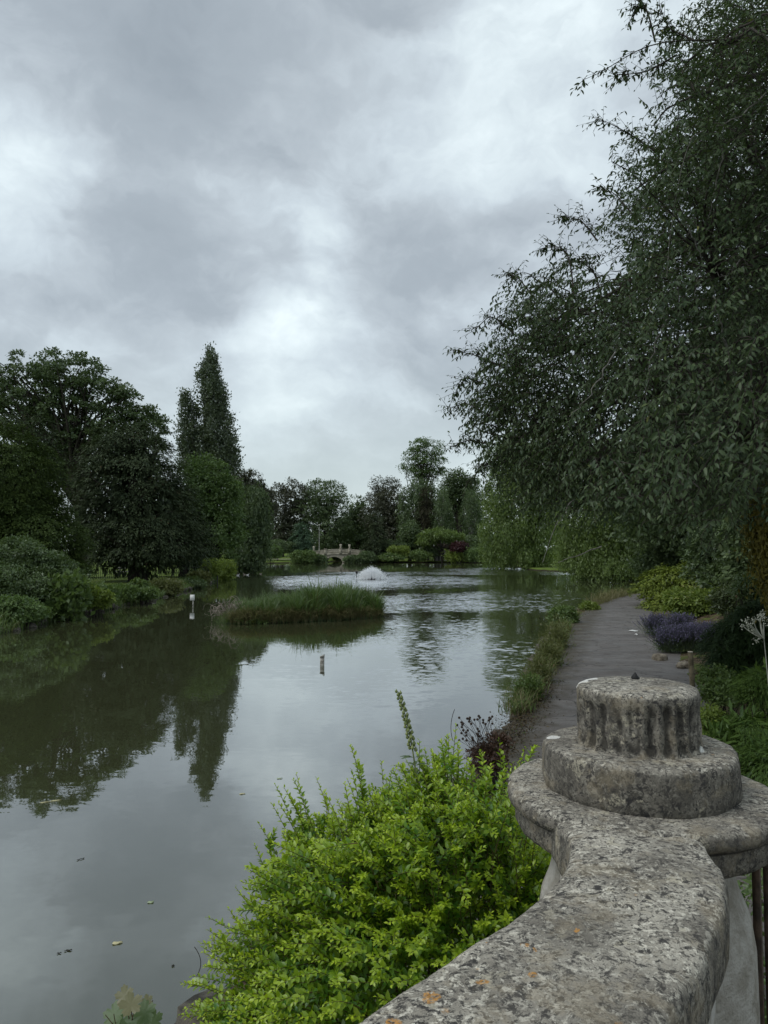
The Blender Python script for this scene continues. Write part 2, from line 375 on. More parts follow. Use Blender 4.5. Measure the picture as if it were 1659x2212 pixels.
# footpath
rng = np.random.default_rng(5)
def resamp(pl, n):
    s = np.concatenate([[0], np.cumsum(np.hypot(*np.diff(pl, axis=0).T))]); t = np.linspace(0, s[-1], n)
    from_ = np.stack([np.interp(t, s, pl[:, i]) for i in range(pl.shape[1])], 1); return from_
def smooth_pl(pl, n=160, it=6):
    q = resamp(pl, n)
    for _ in range(it): q[1:-1] = (q[:-2] + q[1:-1] * 2 + q[2:]) / 4
    return q
pL = smooth_pl(PATH_L); pR = smooth_pl(PATH_R)
pL[:, 0] += .035 * np.sin(np.arange(160) * 1.3) + rng.normal(0, .02, 160); pR[:, 0] += .04 * np.sin(np.arange(160) * .9) + rng.normal(0, .025, 160)
rows = []
for t in np.linspace(0, 1, 9): rows.append(np.column_stack([pL * (1 - t) + pR * t, np.full(160, .35 + .025 * math.sin(math.pi * t))]))
Vp = np.stack(rows, 1); ii = np.arange(160 * 9).reshape(160, 9)
Fp = np.stack([ii[:-1, :-1], ii[:-1, 1:], ii[1:, 1:], ii[1:, :-1]], -1).reshape(-1, 4)
m, d = newmat('worn asphalt'); co = d.n('ShaderNodeTexCoord').outputs['Object']
c = d.mix(d.rng(d.noise(d.scale(co, .6, 1.6, 1), 1.4, 6, .6), .3, .7), (.090, .083, .077), (.145, .134, .124))
c = d.mix(d.rng(d.noise(co, 70, 3), .5, .7, 0, .5), c, (.20, .19, .18))
c = d.mix(d.rng(d.noise(d.scale(co, .8, 2.2, 1), 3.5, 7, .7), .56, .64, 0, .75), c, (.04, .034, .03))
s3 = d.n('ShaderNodeSeparateXYZ', {0: co})
# moss and leaf litter creeping in from the water side
edge = d.math('SUBTRACT', s3.outputs[0], d.math('MULTIPLY_ADD', s3.outputs[1], .335, -1.7))
lit = d.rng(d.math('ADD', edge, d.math('MULTIPLY', d.noise(co, 3, 6, .7), -1.3)), .15, -.55)
c = d.mix(d.math('MULTIPLY', lit, .85), c, (.052, .043, .026))
vor = d.n('ShaderNodeTexVoronoi', {'Vector': d.vmath('ADD', co, d.vmath('SCALE', d.noise(co, 2, 4, out=1), sc_=.8)), 'Scale': .55}, feature='DISTANCE_TO_EDGE')
c = d.mix(d.rng(vor.outputs['Distance'], .012, .004, 0, .8), c, (.03, .027, .024))
nb = d.n('ShaderNodeBump', {'Height': d.math('ADD', d.noise(co, 90, 3), d.math('MULTIPLY', d.noise(co, 9, 4), 1.5)), 'Strength': .6, 'Distance': .01}).outputs[0]
finish(d, d.n('ShaderNodeBsdfPrincipled', {'Base Color': c, 'Roughness': d.rng(d.noise(co, 2, 3), .3, .7, .5, .85), 'Specular IOR Level': .35, 'Normal': nb}).outputs[0])
tag(mesh_obj('path', Vp.reshape(-1, 3), [Fp], m, smooth=True), kind='structure')

# rough stone edging of the pond beside the path
def rubble(name, line, n, zlo, zhi, width, mat, size=.16, seed=1):
    r = np.random.default_rng(seed); q = resamp(line, n); mb = MB()
    for (x, y) in q:
        for k_ in range(2):
            s_ = size * r.uniform(.6, 1.3); c0 = np.array([x + r.normal(0, width), y + r.normal(0, .1), r.uniform(zlo, zhi)])
            u = np.linspace(0, math.pi, 5)[1:-1]; vs = [(0, 0, -1)]
            for a in u:
                for j in range(7): vs.append((math.sin(a) * math.cos(j * .9), math.sin(a) * math.sin(j * .9), -math.cos(a)))
            vs.append((0, 0, 1)); vs = np.array(vs) * r.uniform(.72, 1.2, (len(vs), 1)) * np.array([s_, s_ * r.uniform(.8, 1.5), s_ * .6]) + c0
            fs = [(0, 1 + (j + 1) % 7, 1 + j) for j in range(7)] + [(22, 15 + j, 15 + (j + 1) % 7) for j in range(7)]
            for i in range(2): fs += [(1 + i * 7 + j, 1 + i * 7 + (j + 1) % 7, 8 + i * 7 + (j + 1) % 7, 8 + i * 7 + j) for j in range(7)]
            mb.add(vs, fs)
    return mb.build(name, mat, smooth=False)
rockm = simple('mossy rock', (.03, .028, .022), (.11, .10, .08), 9, .9, .8, 40)
tag(rubble('bank_edging', LAKE[2:14], 260, .08, .24, .07, rockm), kind='structure')
tag(rubble('bank_edging', LAKE[34:42], 420, -.02, .14, .2, rockm, .2, 3), kind='structure')

# ------------------------------------------------------------------ trees
bark_dark = simple('dark bark', (.022, .019, .015), (.06, .052, .042), 8, .95, .6, 30, stretch=(1, 1, .25))
bark_grey = simple('grey bark', (.06, .055, .045), (.14, .13, .11), 8, .95, .6, 30, stretch=(1, 1, .25))
bark_birch = simple('white birch bark', (.10, .09, .08), (.50, .49, .45), 3, .9, .3, 20, stretch=(1, 1, 1.5))

def pick(r, blobs, n, shell):
    bl = np.array(blobs, float); vol = (bl[:, 3] * bl[:, 4] * bl[:, 5]) ** (2 / 3)
    out = []; out_r = []
    while sum(len(o) for o in out) < n:
        k = r.choice(len(bl), n * 2, p=vol / vol.sum()); B = bl[k]
        u = norm(r.normal(size=(n * 2, 3))); rad = shell + (1 - shell) * np.sqrt(r.random(n * 2))
        ph = r.uniform(0, 6.28, 6)
        lump = 1 + .10 * np.sin(u[:, 0] * 5 + ph[0] + k) + .10 * np.sin(u[:, 2] * 6 + ph[1] + k * 2) + .08 * np.sin(u[:, 1] * 7 + ph[2])
        q = B[:, :3] + u * B[:, 3:] * (rad * lump)[:, None]
        keep = np.ones(len(q), bool)
        for j in range(len(bl)):
            dd = np.linalg.norm((q - bl[j, :3]) / bl[j, 3:], axis=1); keep &= ~((dd < shell * .85) & (k != j))
        out.append(q[keep]); out_r.append(norm((q - B[:, :3])[keep] / B[keep][:, 3:]))
    return np.concatenate(out)[:n], np.concatenate(out_r)[:n]

def foliage(r, cen, outd, per, cr, leaf, style, flat=.55):
    """clumps of leaves round the centres; returns arrays for one mesh"""
    n = len(cen); C = np.repeat(cen, per, 0); O = np.repeat(outd, per, 0); crs = np.repeat(cr * r.uniform(.6, 1.35, n), per)[:, None]
    tone = np.repeat(r.random(n), per)
    m_ = len(C)
    if style == 'broad':
        u = norm(r.normal(size=(m_, 3))); u[:, 2] = np.abs(u[:, 2]) * 1.2 - .35
        off = u * crs * np.cbrt(r.random(m_))[:, None]; off[:, 2] *= flat
        A = norm(u * .7 + r.normal(size=(m_, 3)) * .5 + [0, 0, -.25]); N = norm(O * .45 + [0, 0, .75] + r.normal(size=(m_, 3)) * .45)
        W = .55
    elif style == 'conifer':           # flat drooping sprays
        H = norm(O * [1, 1, .15]); side = norm(np.cross(H, [0, 0, 1.]))
        t = r.random(m_)[:, None]; s_ = (r.random(m_)[:, None] - .5) * (1.1 - t * .7)
        off = (H * (t * 1.7 - .6) + side * s_ * 1.4) * crs; off[:, 2:] += -(t ** 2) * crs * .75 + r.normal(size=(m_, 1)) * crs * .13
        A = norm(H * .8 + side * s_ * 1.6 + np.array([0, 0, -.45]) + r.normal(size=(m_, 3)) * .25); N = norm(np.array([0, 0, 1.]) + H * .5 + r.normal(size=(m_, 3)) * .3)
        W = .38
    elif style == 'drape':             # hanging curtains
        off = r.normal(size=(m_, 3)) * crs * [.35, .35, 0]; off[:, 2] = -r.random(m_) * crs[:, 0] * 2.4 + crs[:, 0] * .4
        A = norm(r.normal(size=(m_, 3)) * .45 + [0, 0, -1.]); N = norm(O + r.normal(size=(m_, 3)) * .5)
        W = .4
    elif style == 'up':                # ascending sprays
        off = r.normal(size=(m_, 3)) * crs * [.42, .42, 0]; off[:, 2] = (r.random(m_) - .4) * crs[:, 0] * 2.4
        A = norm(r.normal(size=(m_, 3)) * .6 + O * .4 + [0, 0, .6]); N = norm(O + r.normal(size=(m_, 3)) * .7)
        W = .6
    L = leaf * r.uniform(.6, 1.3, m_)
    return C + off, A, N, L, L * W, np.clip(tone * .55 + r.random(m_) * .45, 0, 1)

def tree(name, label, cat, base, blobs, mat, bark, n=300, per=30, cr=.8, leaf=.3, style='broad', trunk_r=.35, shell=.6, seed=1, group=None, inner=0, zmin=None, limbs=60, flat=.55, crown='crown', top_z=None, kind='quad', twig=.25):
    r = np.random.default_rng(seed)
    base = np.array(base, float); base[2] = ground_z(base[:2])[0] - .1
    e = empty(name, base, label, cat, group); e['_w'] = [float(q) for q in base]
    cen, outd = pick(r, blobs, n, shell)
    if zmin: kz = cen[:, 2] > zmin + cr * .6; cen = cen[kz]; outd = outd[kz]
    arr = [foliage(r, cen, outd, per, cr, leaf, style, flat)]
    if inner:
        ic, io = pick(r, [(*q[:3], *(np.array(q[3:]) * .72)) for q in blobs], inner, .2)
        if zmin: kz = ic[:, 2] > zmin + cr; ic = ic[kz]; io = io[kz]
        arr.append(foliage(r, ic, io, 14, cr * 1.1, leaf * 2.0, style if style != 'conifer' else 'drape', .8))
    C, A, N, L, W, rn = [np.concatenate([a[i] for a in arr]) for i in range(6)]
    V, Fc, per_f = leaf_arrays(C, A, N, L, W, kind)
    mesh_obj(crown, V, [Fc], mat, e, np.repeat(rn, per_f))
    # trunk and limbs
    bl = np.array(blobs, float); tz = top_z if top_z else (bl[:, 2] + bl[:, 5] * .45).max()
    ctr = np.average(bl[:, :3], axis=0, weights=bl[:, 3] * bl[:, 5]); topp = np.array([ctr[0], ctr[1], tz])
    k = 14; t = np.linspace(0, 1, k)[:, None]; path = base * (1 - t) + topp * t
    path[1:-1, :2] += r.normal(0, trunk_r * .35, (k - 2, 2)) ; path[0] = base
    rad = trunk_r * (1 - t[:, 0]) ** .75 + trunk_r * .06; rad[0] *= 1.35
    mb = MB(); mb.tubes(path, rad, 8)
    lim = cen[r.choice(len(cen), min(limbs, len(cen)), replace=False)]
    if len(lim):
        f = np.clip((lim[:, 2] - base[2]) / (tz - base[2]) * r.uniform(.35, .8, len(lim)), .08, .95)
        st = np.stack([np.interp(f, t[:, 0], path[:, i]) for i in range(3)], 1); sr = np.interp(f, t[:, 0], rad) * .5
        lat = .015 if style == 'up' else .06
        bend = np.stack([r.normal(0, lat, len(lim)), r.normal(0, lat, len(lim)), np.full(len(lim), .10 if style != 'up' else 0)], 1) * np.linalg.norm(lim - st, axis=1)[:, None]
        Pb = bez(st, lim, bend, 6); Rb = sr[:, None] * np.linspace(1, .12, 6)[None] + twig * .03
        V, Fc = tube_arrays(Pb, Rb, 5); mb.add(V, [tuple(q) for q in Fc])
    mb.build('trunk', bark, e, smooth=True)
    return e
def B(Y, *pxs, dy=1.0):
    """blobs given as (px, py, rx, ry) at distance Y -> world ellipsoids as deep as they are wide"""
    o = []
    for q in pxs:
        yy = Y + (q[4] if len(q) > 4 else 0); c0 = P(q[0], q[1], yy); s = yy / F
        o.append((*c0, q[2] * s, q[2] * s * dy, q[3] * s))
    return o
def foot(px, Y): p = P(px, 1200, Y); return (p[0], Y, 0)

yew = leafmat('yew', (.021, .033, .018), (.072, .094, .045), (.075, .055, .030), .1, .015)
cypress = leafmat('cypress', (.018, .033, .012), (.080, .115, .028), None, .12, .015)
darkgreen = leafmat('dark broadleaf', (.040, .066, .030), (.130, .178, .072), None, .2, .03)
midgreen = leafmat('mid broadleaf', (.046, .084, .026), (.135, .200, .058), None, .25, .03)
lightgreen = leafmat('light broadleaf', (.058, .100, .024), (.165, .225, .055), None, .3, .03)
willow = leafmat('willow', (.042, .072, .030), (.120, .165, .062), None, .25, .03)
purple = leafmat('copper leaves', (.034, .040, .027), (.105, .108, .070), (.04, .055, .03), .15, .02)
red = leafmat('red maple', (.030, .012, .013), (.075, .025, .026), None, .2, .03)
poplar = leafmat('poplar', (.038, .058, .033), (.130, .162, .088), None, .2, .05)
greygreen = leafmat('grey green', (.036, .064, .020), (.120, .170, .060), None, .2, .04)
bluegreen = leafmat('blue green', (.038, .072, .045), (.100, .160, .090), None, .15, .02)

# left side, front to back
tree('conifer_tree', 'rounded dark cypress with golden-green drooping sprays at the left edge of the picture', 'conifer', foot(20, 44),
     B(44, (18, 1085, 108, 155), (-75, 1110, 120, 170), (45, 1160, 112, 100), (50, 1205, 118, 62)), cypress, bark_dark, n=4200, per=32, cr=.55, leaf=.17, style='conifer', shell=.88, inner=2600, seed=11, limbs=30)
tree('yew_tree', 'broad almost black yew with branches down to the fence', 'yew', foot(300, 57),
     B(57, (280, 1070, 92, 125), (240, 1000, 56, 80), (325, 1010, 48, 80), (345, 1110, 68, 95), (228, 1140, 60, 82), (198, 1095, 32, 84), (310, 1160, 110, 58), (280, 960, 46, 50)), yew, bark_dark, n=1700, per=26, cr=.8, leaf=.26, style='conifer', shell=.82, inner=520, zmin=1.35, seed=12, trunk_r=.6, limbs=40)
tree('cedar_tree', 'feathery dark conifer showing between the cypress and the tall umbrella-crowned tree', 'conifer', foot(70, 62),
     B(62, (55, 980, 70, 85), (20, 960, 75, 70), (110, 1060, 34, 70), (142, 1100, 30, 84)), yew, bark_dark, n=560, per=26, cr=1.0, leaf=.3, style='conifer', shell=.7, inner=70, seed=13)
tree('broadleaf_tree', 'tallest spreading tree on the left with tufted umbrella crown and sky showing through', 'tree', foot(185, 76),
     B(76, (60, 835, 82, 70), (150, 805, 78, 48), (35, 900, 72, 60), (215, 855, 62, 48), (130, 880, 70, 55), (265, 865, 48, 42), (300, 900, 45, 40), (325, 935, 36, 40), (250, 935, 60, 45), (165, 950, 50, 36), (330, 975, 26, 18), (135, 985, 22, 36), (352, 915, 16, 22), (-40, 850, 60, 90)),
     darkgreen, bark_dark, n=860, per=58, cr=.62, leaf=.3, style='broad', shell=.38, seed=14, trunk_r=.5, limbs=110, flat=.6, twig=.5)
tree('poplar_tree', 'tall narrow poplar with a dense spire-shaped crown rising behind the other trees', 'poplar', foot(450, 99),
     B(99, (454, 782, 13, 32), (453, 822, 25, 42), (461, 870, 30, 55), (470, 935, 33, 70), (480, 990, 34, 60), (402, 880, 12, 34), (405, 935, 19, 60), (408, 990, 24, 60), (440, 985, 22, 70), (424, 905, 8, 50)), poplar, bark_dark, n=1500, per=30, cr=.62, leaf=.3, style='up', shell=.35, seed=15, trunk_r=.5, limbs=60)
tree('round_tree', 'rounded mid-green tree standing in front of the poplar', 'tree', foot(450, 80),
     B(80, (447, 1055, 55, 62), (470, 1085, 50, 55), (425, 1120, 58, 70), (465, 1150, 62, 75), (420, 1180, 55, 55)), midgreen, bark_dark, n=1100, per=30, cr=.7, leaf=.28, shell=.78, inner=200, seed=16)
tree('yew_tree', 'low dark yew filling the gap between the broad yew and the rounded mid-green tree', 'yew', foot(395, 66),
     B(66, (385, 1100, 38, 90), (395, 1165, 58, 54)), yew, bark_dark, n=520, per=24, cr=.8, leaf=.28, style='conifer', shell=.75, inner=160, zmin=1.4, seed=17)
tree('willow_tree', 'soft weeping tree hanging over the water at the bend of the left bank', 'willow', foot(525, 92),
     B(92, (545, 1095, 34, 55), (520, 1120, 40, 70), (560, 1120, 26, 70), (530, 1185, 46, 42)), willow, bark_dark, n=800, per=28, cr=.75, leaf=.34, style='drape', shell=.7, inner=140, seed=18)
tree('copper_tree', 'dark purplish tree peeping over the weeping tree beside the poplar', 'tree', foot(535, 125),
     B(125, (535, 1062, 38, 42), (565, 1090, 30, 40), (515, 1050, 26, 30)), purple, bark_dark, n=420, per=26, cr=1.1, leaf=.42, shell=.6, inner=60, seed=19)

FAR = 'trees on the far bank'
def ftree(name, label, cat, px, Y, bl, mat, n=260, style='broad', seed=1, shell=.6, inner=50, cr=1.5, leaf=.55, bark=None, trunk_r=.4, limbs=40, per=26, **kw):
    return tree(name, label, cat, foot(px, Y), B(Y, *bl), mat, bark or bark_dark, n=n, per=per, cr=cr, leaf=leaf, style=style, seed=seed, shell=shell, inner=inner, trunk_r=trunk_r, limbs=limbs, group=FAR, **kw)
ftree('copper_tree', 'wide dark copper-leaved tree just right of the weeping tree on the far bank', 'tree', 610, 205, [(605, 1090, 36, 48), (635, 1075, 28, 38), (600, 1140, 40, 50), (640, 1130, 30, 50)], purple, 520, seed=21)
ftree('broadleaf_tree', 'large rounded green tree behind the lamp post and bridge', 'tree', 700, 205, [(700, 1075, 42, 42), (680, 1100, 40, 45), (725, 1110, 34, 48), (700, 1145, 52, 45), (745, 1160, 30, 30)], darkgreen, 640, seed=22)
ftree('airy_tree', 'small airy tree in the dip between the bridge tree and the brown-tinged tree', 'tree', 772, 215, [(772, 1105, 18, 34), (760, 1140, 24, 40), (785, 1150, 20, 36)], darkgreen, 260, seed=23, shell=.4)
ftree('airy_tree', 'thin-leaved tree with a flat brown-tinged top and sky through it', 'tree', 828, 212, [(828, 1052, 32, 24), (815, 1078, 22, 22), (850, 1045, 16, 18)], purple, 150, seed=24, shell=.4, inner=0, cr=1.2, leaf=.45, limbs=60)
ftree('copper_tree', 'dark purple-brown tree under the flat-topped airy tree', 'tree', 835, 200, [(820, 1110, 34, 45), (860, 1095, 26, 36), (845, 1150, 40, 50)], purple, 460, seed=25)
ftree('conifer_tree', 'dark broad conifer standing at the right end of the bridge', 'conifer', 813, 172, [(813, 1130, 12, 30), (812, 1160, 20, 34), (812, 1190, 28, 28)], yew, 420, 'conifer', seed=26, cr=.9, leaf=.4, shell=.7)
ftree('broadleaf_tree', 'tallest tree of the far bank with a domed crown on a bare stem', 'tree', 905, 196, [(908, 962, 26, 17), (935, 968, 24, 20), (948, 992, 20, 18), (885, 985, 18, 15), (915, 995, 30, 24), (878, 1008, 14, 10), (900, 1022, 26, 16), (930, 1022, 20, 18), (952, 1018, 11, 10)], midgreen, 300, seed=27, cr=1.15, leaf=.42, shell=.4, limbs=80, inner=10, per=34)
ftree('ivy_clad_tree', 'dark ivy-clad mass below the domed crown of the tallest far tree', 'tree', 900, 190, [(908, 1058, 34, 30), (885, 1085, 26, 40), (935, 1085, 32, 45), (900, 1130, 40, 50), (950, 1110, 26, 50)], darkgreen, 520, 'drape', seed=28, cr=1.2)
ftree('airy_tree', 'loose open tree right of the tallest far tree, partly behind the near branches', 'tree', 990, 206, [(985, 1035, 26, 22), (1012, 1050, 22, 24), (970, 1060, 24, 26), (1000, 1080, 40, 30)], darkgreen, 330, seed=29, shell=.4, limbs=60)
ftree('conifer_tree', 'brownish feathery conifer left of the white-stemmed birches', 'conifer', 922, 184, [(921, 1080, 14, 34), (921, 1115, 24, 34), (922, 1150, 30, 34)], leafmat('bronze conifer', (.022, .024, .014), (.055, .052, .030), None, .1, .01), 420, 'conifer', seed=30, cr=.9, leaf=.4)
ftree('birch_tree', 'birch with a thin white stem left of the other birch', 'birch', 957, 180, [(958, 1075, 14, 34), (950, 1110, 18, 40), (966, 1120, 16, 40)], willow, 260, 'drape', seed=31, cr=1.0, leaf=.4, bark=bark_birch, trunk_r=.16, shell=.4, inner=0)
ftree('birch_tree', 'birch with a thin white stem nearest the overhanging trees on the right', 'birch', 1017, 178, [(1018, 1080, 16, 34), (1008, 1115, 16, 30), (1028, 1110, 14, 36)], willow, 260, 'drape', seed=32, cr=1.0, leaf=.4, bark=bark_birch, trunk_r=.16, shell=.4, inner=0)
ftree('round_tree', 'soft grey-green rounded tree in front of the brownish feathery conifer', 'tree', 885, 176, [(886, 1148, 20, 22), (880, 1172, 22, 24), (900, 1175, 20, 20)], greygreen, 300, seed=33, cr=.9, leaf=.4)
ftree('maple_tree', 'wide umbrella-shaped bright green maple beside the red shrub', 'maple', 955, 171, [(958, 1158, 36, 14), (925, 1168, 24, 14), (985, 1165, 18, 12), (940, 1155, 28, 12)], lightgreen, 340, seed=34, cr=.8, leaf=.36, shell=.7, trunk_r=.22, inner=30)
ftree('conical_tree', 'blue-green cone-shaped tree left of the lamp post', 'tree', 651, 186, [(651, 1150, 14, 22), (651, 1168, 22, 22), (651, 1184, 27, 14)], bluegreen, 380, 'conifer', seed=35, cr=.8, leaf=.4, shell=.75)
ftree('broadleaf_tree', 'dark green tree behind the birches at the right of the far bank', 'tree', 1010, 215, [(960, 1120, 40, 55), (1010, 1125, 45, 60), (1050, 1100, 40, 60)], darkgreen, 560, seed=36)
ftree('broadleaf_tree', 'dark green tree behind the bridge between the rounded tree and the conifer', 'tree', 770, 222, [(765, 1150, 44, 50), (730, 1165, 40, 40), (800, 1150, 30, 45)], darkgreen, 420, seed=37)

tree('broadleaf_tree', 'low dark tree closing the gap behind the golden-green juniper', 'tree', foot(1530, 46),
     B(46, (1470, 1200, 80, 52), (1560, 1185, 90, 66), (1650, 1190, 90, 70), (1420, 1225, 50, 26)), darkgreen, bark_dark, n=1100, per=30, cr=.6, leaf=.2, shell=.75, inner=260, seed=44)
# far-off wood closing the view
r = np.random.default_rng(77); cen = []
for px in np.arange(300, 1500, 9):
    Y0 = r.uniform(250, 300); ht = 1145 + 14 * math.sin(px * .02) + r.normal(0, 9)
    for k_ in range(6): cen.append(P(px + r.normal(0, 4), r.uniform(ht, 1200), Y0 + r.normal(0, 8)))
cen = np.array(cen); C, A, N, L, W, rn = foliage(r, cen, np.tile([0, -1., 0], (len(cen), 1)), 34, 4.2, 1.5, 'broad', .9)
V, Fc, pf = leaf_arrays(C, A, N, L, W)
tag(mesh_obj('distant_wood', V, [Fc], darkgreen, None, rn), 'dark band of far-off woodland behind the bridge and far bank', 'wood', kind='stuff')

# right side, overhanging the water
tree('broadleaf_tree', 'dark tree overhanging the far water just right of the birches', 'tree', foot(1150, 112),
     B(112, (1110, 985, 60, 60), (1085, 1065, 48, 65), (1130, 1090, 65, 80), (1098, 1150, 60, 62), (1160, 1150, 56, 62), (1170, 1030, 70, 80), (1075, 1185, 38, 32), (1130, 1192, 52, 28), (1230, 1010, 70, 80)), lightgreen, bark_dark, n=1700, per=32, cr=.9, leaf=.36, style='drape', shell=.75, inner=300, seed=41)
tree('broadleaf_tree', 'yellow-green tree whose leaves touch the water beyond the footpath', 'tree', foot(1340, 72),
     B(72, (1280, 1105, 80, 80), (1260, 1185, 62, 52), (1350, 1070, 100, 100), (1450, 1050, 90, 100), (1350, 1100, 90, 90), (1350, 1190, 90, 55), (1430, 1150, 80, 85), (1310, 1215, 90, 34), (1240, 1150, 40, 50)), lightgreen, bark_dark, n=2300, per=30, cr=.7, leaf=.25, style='drape', shell=.75, inner=400, seed=42)
tree('broadleaf_tree', 'dense dark tree filling the view behind the drooping foreground branches', 'tree', foot(1640, 44),
     B(44, (1600, 900, 170, 190), (1480, 1010, 170, 120), (1700, 1050, 220, 180), (1560, 1120, 160, 100), (1400, 1080, 110, 90), (1700, 700, 140, 160)), darkgreen, bark_dark, n=2200, per=30, cr=.8, leaf=.26, shell=.75, inner=500, seed=43, trunk_r=.6)

# ------------------------------------------------------------------ shrubs, reeds and weeds
def bush(name, label, cat, blobs, mat, n=200, per=30, cr=.25, leaf=.1, style='broad', shell=.75, seed=1, group=None, inner=0, flat=.6, kind='quad', crown='foliage', stems=26, zb=None, wide=None, bark=None):
    r = np.random.default_rng(seed); bl = np.array(blobs, float)
    base = np.average(bl[:, :3], axis=0); base[2] = (ground_z(base[:2])[0] if zb is None else zb) - .03
    e = empty(name, base, label, cat, group); e['_w'] = [float(q) for q in base]
    cen, outd = pick(r, blobs, n, shell); cen[:, 2] = np.maximum(cen[:, 2], base[2] + .04)
    arr = [foliage(r, cen, outd, per, cr, leaf, style, flat)]
    if inner:
        ic, io = pick(r, [(*q[:3], *(np.array(q[3:]) * .7)) for q in blobs], inner, .1); ic[:, 2] = np.maximum(ic[:, 2], base[2] + .04)
        arr.append(foliage(r, ic, io, 14, cr, leaf * 1.7 * (1.6 if wide else 1), 'broad', .9))
    C, A, N, L, W, rn = [np.concatenate([a[i] for a in arr]) for i in range(6)]
    if wide: W = W * wide
    V, Fc, pf = leaf_arrays(C, A, N, L, W, kind); mesh_obj(crown, V, [Fc], mat, e, np.repeat(rn, pf))
    if stems:
        tg_ = cen[r.choice(len(cen), min(stems, len(cen)), replace=False)]; st = base + r.normal(0, .08, (len(tg_), 3)) * [1, 1, 0]; st[:, 2] = base[2] - .05
        Pb = bez(st, tg_, r.normal(0, .05, (len(tg_), 3)) + [0, 0, .05], 5); sc_ = np.linalg.norm(tg_ - st, axis=1)
        V, Fc = tube_arrays(Pb, (sc_[:, None] * .012 + .002) * np.linspace(1, .3, 5)[None], 4)
        mesh_obj('stems', V, [Fc], bark or bark_dark, e)
    return e
def blades(r, base, h, lean, wid, k=5):
    """arching grass or reed blades: flat ribbons that bend over"""
    n = len(base); h = np.broadcast_to(h, (n,)); az = r.uniform(0, 6.28, n); D = np.stack([np.cos(az), np.sin(az), np.zeros(n)], 1)
    ln = np.abs(r.normal(1, .4, n)) * lean; t = np.linspace(0, 1, k)[None, :, None]
    Pc = base[:, None] + D[:, None] * (ln * h)[:, None, None] * t ** 2.2 + np.array([0, 0, 1.]) * h[:, None, None] * (t - .35 * ln[:, None, None] * t ** 3)
    S = np.stack([-D[:, 1], D[:, 0], np.zeros(n)], 1); th = r.uniform(-.9, .9, n); S = S * np.cos(th)[:, None] + np.array([0, 0, 0]) + D * np.sin(th)[:, None]
    wv = np.broadcast_to(wid, (n,))[:, None, None] * np.sin(np.linspace(.55, 3.1, k))[None, :, None]
    V = np.stack([Pc - S[:, None] * wv, Pc + S[:, None] * wv], 2).reshape(-1, 3)
    ix = np.arange(n * k * 2).reshape(n, k, 2)
    Fc = np.stack([ix[:, :-1, 0], ix[:, :-1, 1], ix[:, 1:, 1], ix[:, 1:, 0]], -1).reshape(-1, 4)
    return V, Fc, k - 1
reedm = leafmat('reeds', (.050, .090, .026), (.135, .200, .060), (.12, .11, .05), .25, .04)
drygrass = leafmat('dry grass', (.085, .088, .036), (.22, .20, .095), (.28, .24, .15), .2, .02)
weedm = leafmat('weeds', (.065, .082, .028), (.165, .175, .065), (.17, .12, .06), .25, .02)
twigm = simple('bleached twigs', (.16, .135, .105), (.34, .30, .25), 12, .9)
bankgreen = leafmat('bank plants', (.050, .088, .024), (.140, .200, .055), (.14, .12, .05), .25, .03)
brightbank = leafmat('bright bank plants', (.080, .125, .024), (.210, .265, .055), None, .3, .02)

# left bank, from the near end to the bend
def bp(px, py, Y, rx, ry): return B(Y, (px, py, rx, ry))
LB = 'shrubs and weeds along the left bank'
bush('shrub', 'big grey-green shrub mounded above the water at the left edge of the picture', 'shrub', bp(35, 1202, 31, 55, 40) + bp(85, 1218, 31, 42, 38) + bp(128, 1245, 31, 42, 34) + bp(155, 1270, 31, 26, 22) + bp(10, 1265, 30, 90, 50) + bp(90, 1275, 30, 55, 36), greygreen, 900, 34, .3, .11, seed=51, group=LB, inner=160)
bush('shrub', 'leafy green shrub dipping to the water in the bottom left of the left bank', 'shrub', bp(15, 1325, 27, 60, 36) + bp(60, 1335, 28, 45, 24), midgreen, 320, 34, .25, .11, seed=52, group=LB, inner=60)
bush('sedge_clump', 'clump of tall upright sword leaves between the grey-green shrub and the yellow-green bush', 'plant', bp(140, 1300, 30, 36, 34), bankgreen, 160, 26, .3, .25, 'up', seed=53, group=LB, inner=20)
bush('shrub', 'low yellow-green bush with broad bright leaves on the left bank', 'shrub', bp(205, 1292, 32, 30, 20), brightbank, 140, 26, .2, .15, seed=54, group=LB, inner=30)
bush('weed_clump', 'tall feathery weeds behind the bright broad-leaved bush on the left bank', 'weeds', bp(215, 1284, 35, 34, 9) + bp(190, 1288, 34, 22, 14), bankgreen, 200, 28, .2, .14, 'up', seed=55, group=LB, inner=20)
bush('shrub', 'upright mid-green shrub in the middle of the left bank weeds', 'shrub', bp(300, 1270, 40, 15, 15) + bp(318, 1282, 39, 18, 10), bankgreen, 200, 28, .2, .15, seed=56, group=LB, inner=30)
bush('weed_clump', 'feathery weeds between the bright bush and the upright mid-green shrub', 'weeds', bp(262, 1284, 38, 26, 8), bankgreen, 180, 28, .2, .15, 'up', seed=57, group=LB)
bush('weed_clump', 'brown-tinged weed clump above the stony stretch of the left bank', 'weeds', bp(355, 1272, 46, 30, 7), weedm, 200, 28, .25, .16, 'up', seed=58, group=LB, inner=20)
bush('shrub', 'dark low shrub between the brown-tinged weeds and the bright far bush', 'shrub', bp(400, 1262, 55, 20, 6) + bp(425, 1262, 55, 16, 6), darkgreen, 170, 28, .3, .17, seed=59, group=LB, inner=20)
bush('weed_clump', 'olive weeds right of the fence on the left bank', 'weeds', bp(430, 1254, 62, 20, 7), weedm, 180, 26, .3, .2, 'up', seed=60, group=LB, inner=20)
